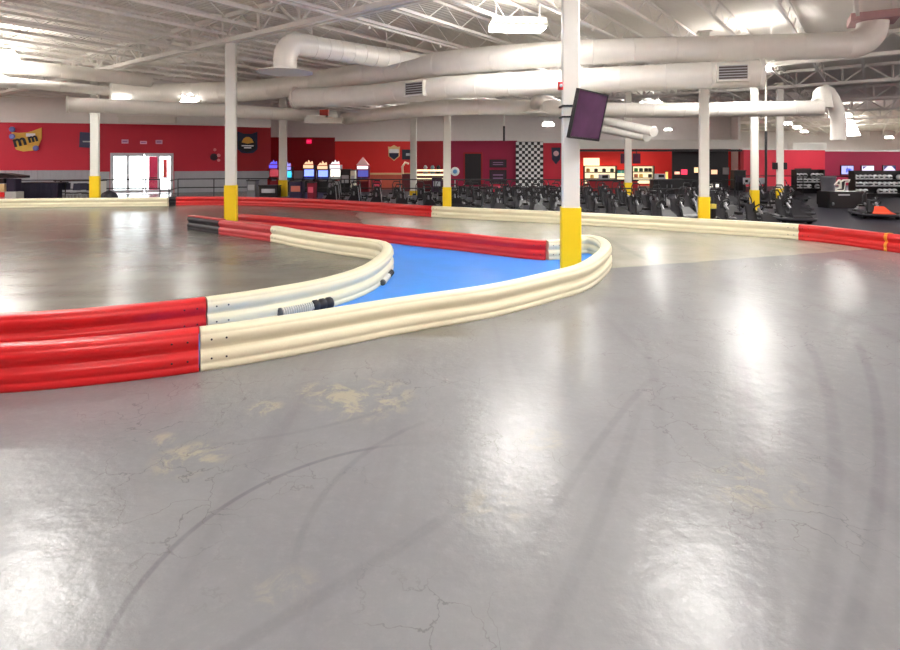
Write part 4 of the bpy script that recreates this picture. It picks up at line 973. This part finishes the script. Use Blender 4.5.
crate(353.5, 170.5, 186, 4.5, 37, mat('ivory', hexc(240, 236, 216), .5), 'ticket_machine', 'narrow ivory ticket machine left of the pointed roof game', 'machine')
crate(270, 186, 196, 19, 32.2, darkm, 'low_cabinet', 'low black cabinet in front of the foot of the pale distant column', 'cabinet')
crate(297, 182, 196, 13, 31.4, mat('violet_black', hexc(40, 30, 70), .5), 'game_cabinet', 'squat dark violet game cabinet behind the railing', 'cabinet', mat('orange_strip', hexc(230, 130, 110), .5))
crate(312, 183, 198, 7, 30.6, mat('dark_red', hexc(150, 20, 50), .5), 'game_cabinet', 'small dark red game seat beside the violet cabinet', 'cabinet', mat('pink_face', hexc(240, 90, 120), .5))
crate(377, 180, 190, 8, 33.5, mat('rose_red', hexc(210, 40, 70), .5), 'prize_bin', 'rose red prize bin behind the rail before the red wall', 'bin', mat('pink_face', hexc(240, 90, 120), .5))
crate(253, 181, 196, 9, 33, mat('grey_bin', hexc(130, 130, 136), .5), 'waste_bin', 'grey waste bin behind the railing under the gold dome banner', 'bin', lightgrey)
crate(437, 178, 190, 10, 38, mat('purple_seat', hexc(60, 20, 60), .5), 'game_cabinet', 'purple black game cabinet just left of the middle column', 'cabinet')
crate(497, 184, 192, 13, 38, wallred, 'red_bench', 'red bench under the framed boards on the crimson wall', 'bench', mat('pink_face', hexc(240, 90, 120), .5))
crate(738, 171, 192, 12, 40, darkm, 'vending_machine', 'tall black vending machine right of the bright column', 'vending machine', mat('dim_panel', hexc(40, 36, 50), .3))
# beige counter below bright red wall
r = thing('arcade_counter', 'long tan prize counter at the foot of the bright red wall', 'counter', Gd(385, 42)); mb = MB(); mb.box((0, 0, .55), (6.6, .8, 1.1), mat('salmon_front', hexc(196, 90, 70), .6)); mb.build('front', r); mb = MB(); mb.box((0, 0, 1.14), (6.8, .95, .12), tanm); mb.build('worktop', r)
# lit striped booth right of the short column
r = thing('lit_booth', 'lit cream booth with dark stripes beside the short column', 'booth', Gd(424, 39)); mb = MB(); mb.box((0, 0, .6), (3.0, .8, 1.2), mat('booth_maroon', hexc(90, 20, 30), .5)); mb.build('body', r)
for z in (1.0, 1.3, 1.6): mb = MB(); mb.box((.3, -.42, z-.15), (2.1, .06, .13), glow); mb.build('lit_strip', r)
mb = MB(); mb.tube([(-1.45, -.1, .9), (-1.5, -.1, 1.7), (-1.3, -.1, 2.0), (-1.05, -.1, 1.9)], .08, mat('cream_arch', hexc(250, 220, 190), .5), 8); mb.build('arch', r)
for s_, m_ in ((.1, greym), (.6, mat('teal_figure', hexc(90, 110, 120), .5)), (1.0, darkm)): mb = MB(); mb.lathe([(.14, 0), (.2, .2), (.1, .34), (.15, .45), (.06, .6)], m_, 10, (s_, 0, 1.2)); mb.build('figurine', r)

# ------------------------------------------------------------------ left: tables, bench and machines
r = thing('folding_table', 'long black table with draped dark cloth at the far left wall', 'table', Gd(45, 29)); 
mb = MB(); mb.box((0, 0, .98), (1.9, .8, .05), darkm); mb.build('table_top', r); mb = MB()
n = 24; vs = []
for k in range(n+1):
    q = -.97+1.94*k/n; yy_ = -.42-.03*math.sin(k*1.9); vs += [(q, yy_, .98), (q, yy_-.02, .12)]
mb.add(vs, [(2*k, 2*k+1, 2*k+3, 2*k+2) for k in range(n)], mat('navy_black_cloth', hexc(20, 16, 40), .8), True); mb.box((0, -.2, .5), (1.85, .3, .9), mat('navy_black_cloth', hexc(20, 16, 40), .8)); mb.build('cloth', r)
for sx in (-.85, .85): mb = MB(); mb.bar((sx, .3, 0), (sx, .3, .96), .04, blackm); mb.build('leg', r)
def chair(px, d, rz, label):
    r = thing('stacking_chair', label, 'chair', Gd(px, d), rz, 'dark chairs by the far left wall')
    mb = MB(); mb.box((0, 0, .45), (.46, .46, .05), darkm, bev=.05); mb.build('seat', r); mb = MB(); mb.box((0, .24, .76), (.44, .04, .36), mat('navy_seat', hexc(26, 22, 50), .6), Matrix.Rotation(-.15, 3, 'X')); mb.build('backrest', r)
    for a in (-1, 1):
        for b in (-1, 1): mb = MB(); mb.tube([(a*.2, b*.2, .45), (a*.22, b*.23, 0)], .014, greym, 6); mb.build('leg', r)
for px, d, a in ((64, 29.2, .3), (73, 28.8, -.2), (82, 29.2, .5), (88, 28.6, 0)): chair(px, d, a, 'dark stacking chair left of the yellow footed far left column')
r = thing('bar_table', 'high black table among the dark chairs at the far left', 'table', Gd(76, 30)); mb = MB(); mb.box((0, 0, 1.05), (2.0, .6, .06), darkm); mb.build('table_top', r)
for sx in (-.8, .8): mb = MB(); mb.bar((sx, 0, 0), (sx, 0, 1.03), .07, blackm); mb.build('leg', r)
r = thing('rolling_cart', 'stacked cart of black, tan and red boxes at the left frame edge', 'cart', Gd(1, 27.5))
for z0, z1, m_, nm in ((0.08, .32, red_old, 'red_drawer'), (.34, .58, red_b, 'red_drawer'), (.6, .98, tanm, 'tan_box'), (1.0, 1.25, darkm, 'black_box')):
    mb = MB(); mb.box((0, 0, (z0+z1)/2), (.76, .6, z1-z0-.02), m_); mb.build(nm, r)
mb = MB(); mb.prism([(-.5, 1.27), (1.2, 1.27), (1.2, 1.38), (.3, 1.5), (-.5, 1.5)], -.3, .3, darkm, 'y'); mb.build('sloping_cover', r)
mb = MB()
for sx in (-.3, .3): mb.lathe([(.04, -.02), (.04, .02)], rubber, 10, (sx, -.2, .04), 'x')
mb.build('castors', r)
r = thing('monitor', 'dark boxy machine on a pale stand beside the stacked cart', 'machine', Gd(14, 27.5)); mb = MB(); mb.box((0, 0, .92), (.44, .5, .62), mat('deep_violet', hexc(28, 16, 44), .5), bev=.05); mb.build('body', r)
mb = MB(); mb.box((0, 0, .3), (.6, .5, .6), mat('pale_grey_stand', hexc(176, 174, 170), .6)); mb.build('stand', r)
r = thing('beanbag', 'low rounded black bag right of the far left column', 'bag', Gd(109, 28)); mb = MB(); mb.lathe([(.3, 0), (.42, .1), (.42, .3), (.3, .5), (.12, .6), (.05, .62)], mat('black_vinyl', hexc(36, 34, 46), .5, bump=.4, bscale=8), 20); mb.build('body', r); mb = MB(); mb.tube([(-.06, 0, .6), (0, 0, .68), (.06, 0, .6)], .015, darkm, 6); mb.build('handle', r)
crate(101.5, 181, 190, 3.5, 28.6, white_p, 'small_bin', 'small white bin just right of the far left column', 'bin')

# ------------------------------------------------------------------ paddock: helmet shelves, sign, drum
helm = None
def make_helmet(label, m, group):
    r = thing('helmet', label, 'helmet', group=group)
    mb = MB(); mb.lathe([(.09, 0), (.135, .04), (.15, .13), (.13, .21), (.08, .26), (.02, .275)], m, 14); mb.build('shell', r)
    mb = MB(); mb.box((0, -.115, .13), (.19, .08, .08), darkm, bev=.03); mb.build('visor', r); return r
hw = make_helmet('white crash helmet', mat('helmet_white', hexc(236, 236, 240), .25), 'white helmets'); hfirst = True
def helmet_rack(px0, px1, d, zs, label, n, grp, skip=0):
    global hfirst
    a, b = Gd(px0, d), Gd(px1, d); w_ = b.x-a.x; c = Vector(((a.x+b.x)/2, d, 0)); r = thing('helmet_rack', label, 'rack', c)
    for s_ in (-1, 1): mb = MB(); mb.box((s_*w_/2, 0, (zs[-1]+.5)/2), (.06, .5, zs[-1]+.5), darkm); mb.build('upright', r)
    mb = MB(); mb.box((0, .24, (zs[-1]+.5)/2), (w_, .03, zs[-1]+.5), blackboard); mb.build('back_panel', r)
    for z in zs:
        mb = MB(); mb.box((0, 0, z-.02), (w_, .5, .04), darkm); mb.build('shelf_board', r)
        for k in range(n):
            if random.random() < .18: continue
            q = Vector((c.x-w_/2+w_*(k+.5)/n, d-.1, z)); lab = 'white crash helmet on the '+grp
            if hfirst: hw.location = q; hw['label'] = lab; hw['group'] = 'helmets on the '+grp; hfirst = False
            else: dup(hw, q, random.uniform(-.4, .4), lab, 'helmets on the '+grp)
helmet_rack(852, 905, 32, (.25, .65, 1.05), 'wide black helmet rack below the three lit wall screens', 11, 'wide rack under the wall screens')
helmet_rack(794, 822, 36, (.35, .72, 1.05), 'narrow black helmet rack before the plain red wall', 7, 'narrow rack left of the logo sign')
plate('notice_board', 'black notice board with pale lettering above the narrow helmet rack', 'board', 803, 171.5, 20, 6.5, None, lambda r, a, b: (rectp(r, 'board', 0, 0, a, b, darkm), rectp(r, 'pale_line', 0, b*.05, a*.8, b*.35, mat('grey_print', hexc(120, 118, 124), .5), -.03)))
plate('white_banner', 'low whitish banner with dark marks behind the right hand columns', 'banner', 754, 181, 22, 6.5, 38, lambda r, a, b: (rectp(r, 'sheet', 0, 0, a, b, lightgrey), rectp(r, 'dark_mark', -a*.35, 0, a*.12, b*.4, darkm, -.03), rectp(r, 'leg', -a*.45, -b*1.2, .06, b*1.8, darkm), rectp(r, 'leg', a*.45, -b*1.2, .06, b*1.8, darkm)))
r = thing('metal_drum', 'grey metal drum standing on the black paddock box left of the logo', 'drum', Gd(828, 27)); mb = MB(); mb.lathe([(.26, .62), (.27, .66), (.33, 1.28), (.35, 1.3), (.35, 1.34)], mat('drum_grey', hexc(120, 118, 126), .4, .3), 20); mb.build('body', r)
mb = MB(); mb.box((0, 0, .31), (.7, .6, .62), darkm); mb.build('plinth', r)
r = thing('logo_sign', 'pale grey outlined angular logo sign above the black paddock box', 'sign', P(841, 184.8, 24.9)); 
k_ = 25.2/F*1.12; o_m = mat('pale_outline', hexc(236, 236, 226), .5)
poly1 = [(-6, 0), (-2, 4.6), (-1, 4.6), (-.4, 3), (2, 4.8), (8, 4.8), (7, 2.2), (3.8, 2), (3, -4), (1.6, -5.6), (-4.4, -5.6), (-5, -2.6), (-1.6, -2.4), (-1.8, 0)]
polyp(r, 'outline', [(a*k_, b*k_) for a, b in poly1], o_m, 0, .06)
for pl_ in ([(-4, .9), (-2.2, 3.2), (-1.8, .9)], [(.2, 2.4), (2.4, 3.6), (6.4, 3.6), (6, 3.2), (2.8, 2.9), (2, -3.4), (1.2, -4.5), (-3.4, -4.5), (-3.6, -3.8), (.3, -3.4)]): polyp(r, 'dark_inlay', [(a*k_, b*k_) for a, b in pl_], darkm, -.04, .03)
r = thing('paddock_box', 'large black equipment box below the logo sign', 'box', Gd(842, 25.2)); mb = MB(); mb.box((0, 0, .37), (1.7, .8, .74), darkm, bev=.05); mb.build('body', r); mb = MB(); mb.box((-.2, -.42, .6), (.5, .03, .06), lightgrey); mb.build('label_strip', r)
for s_ in (-.7, .7): mb = MB(); mb.lathe([(.07, -.03), (.07, .03)], greym, 12, (s_, -.42, .2), 'x'); mb.build('castor', r)
for px, lab in ((775, 'small black speaker left on the slimmest column'), (784.5, 'small black speaker right on the slimmest column')):
    p = P(px, 166, 27.9); mb = MB(); mb.box(p, (.2, .2, .34), darkm, bev=.03); mb.box(p+Vector((0, -.11, 0)), (.14, .01, .26), blackm); tag(mb.build('speaker'), lab, 'speaker')
# low kerb trolley: yellow box next to the bright column
r = thing('yellow_crate', 'small yellow crate among karts right of the bright column', 'crate', Gd(712.5, 17.6)); mb = MB(); mb.box((0, 0, .68), (.17, .16, .14), mat('pale_yellow', hexc(226, 206, 90), .5)); mb.build('box', r); mb = MB(); mb.box((0, 0, .3), (.14, .14, .6), darkm); mb.build('stand', r)
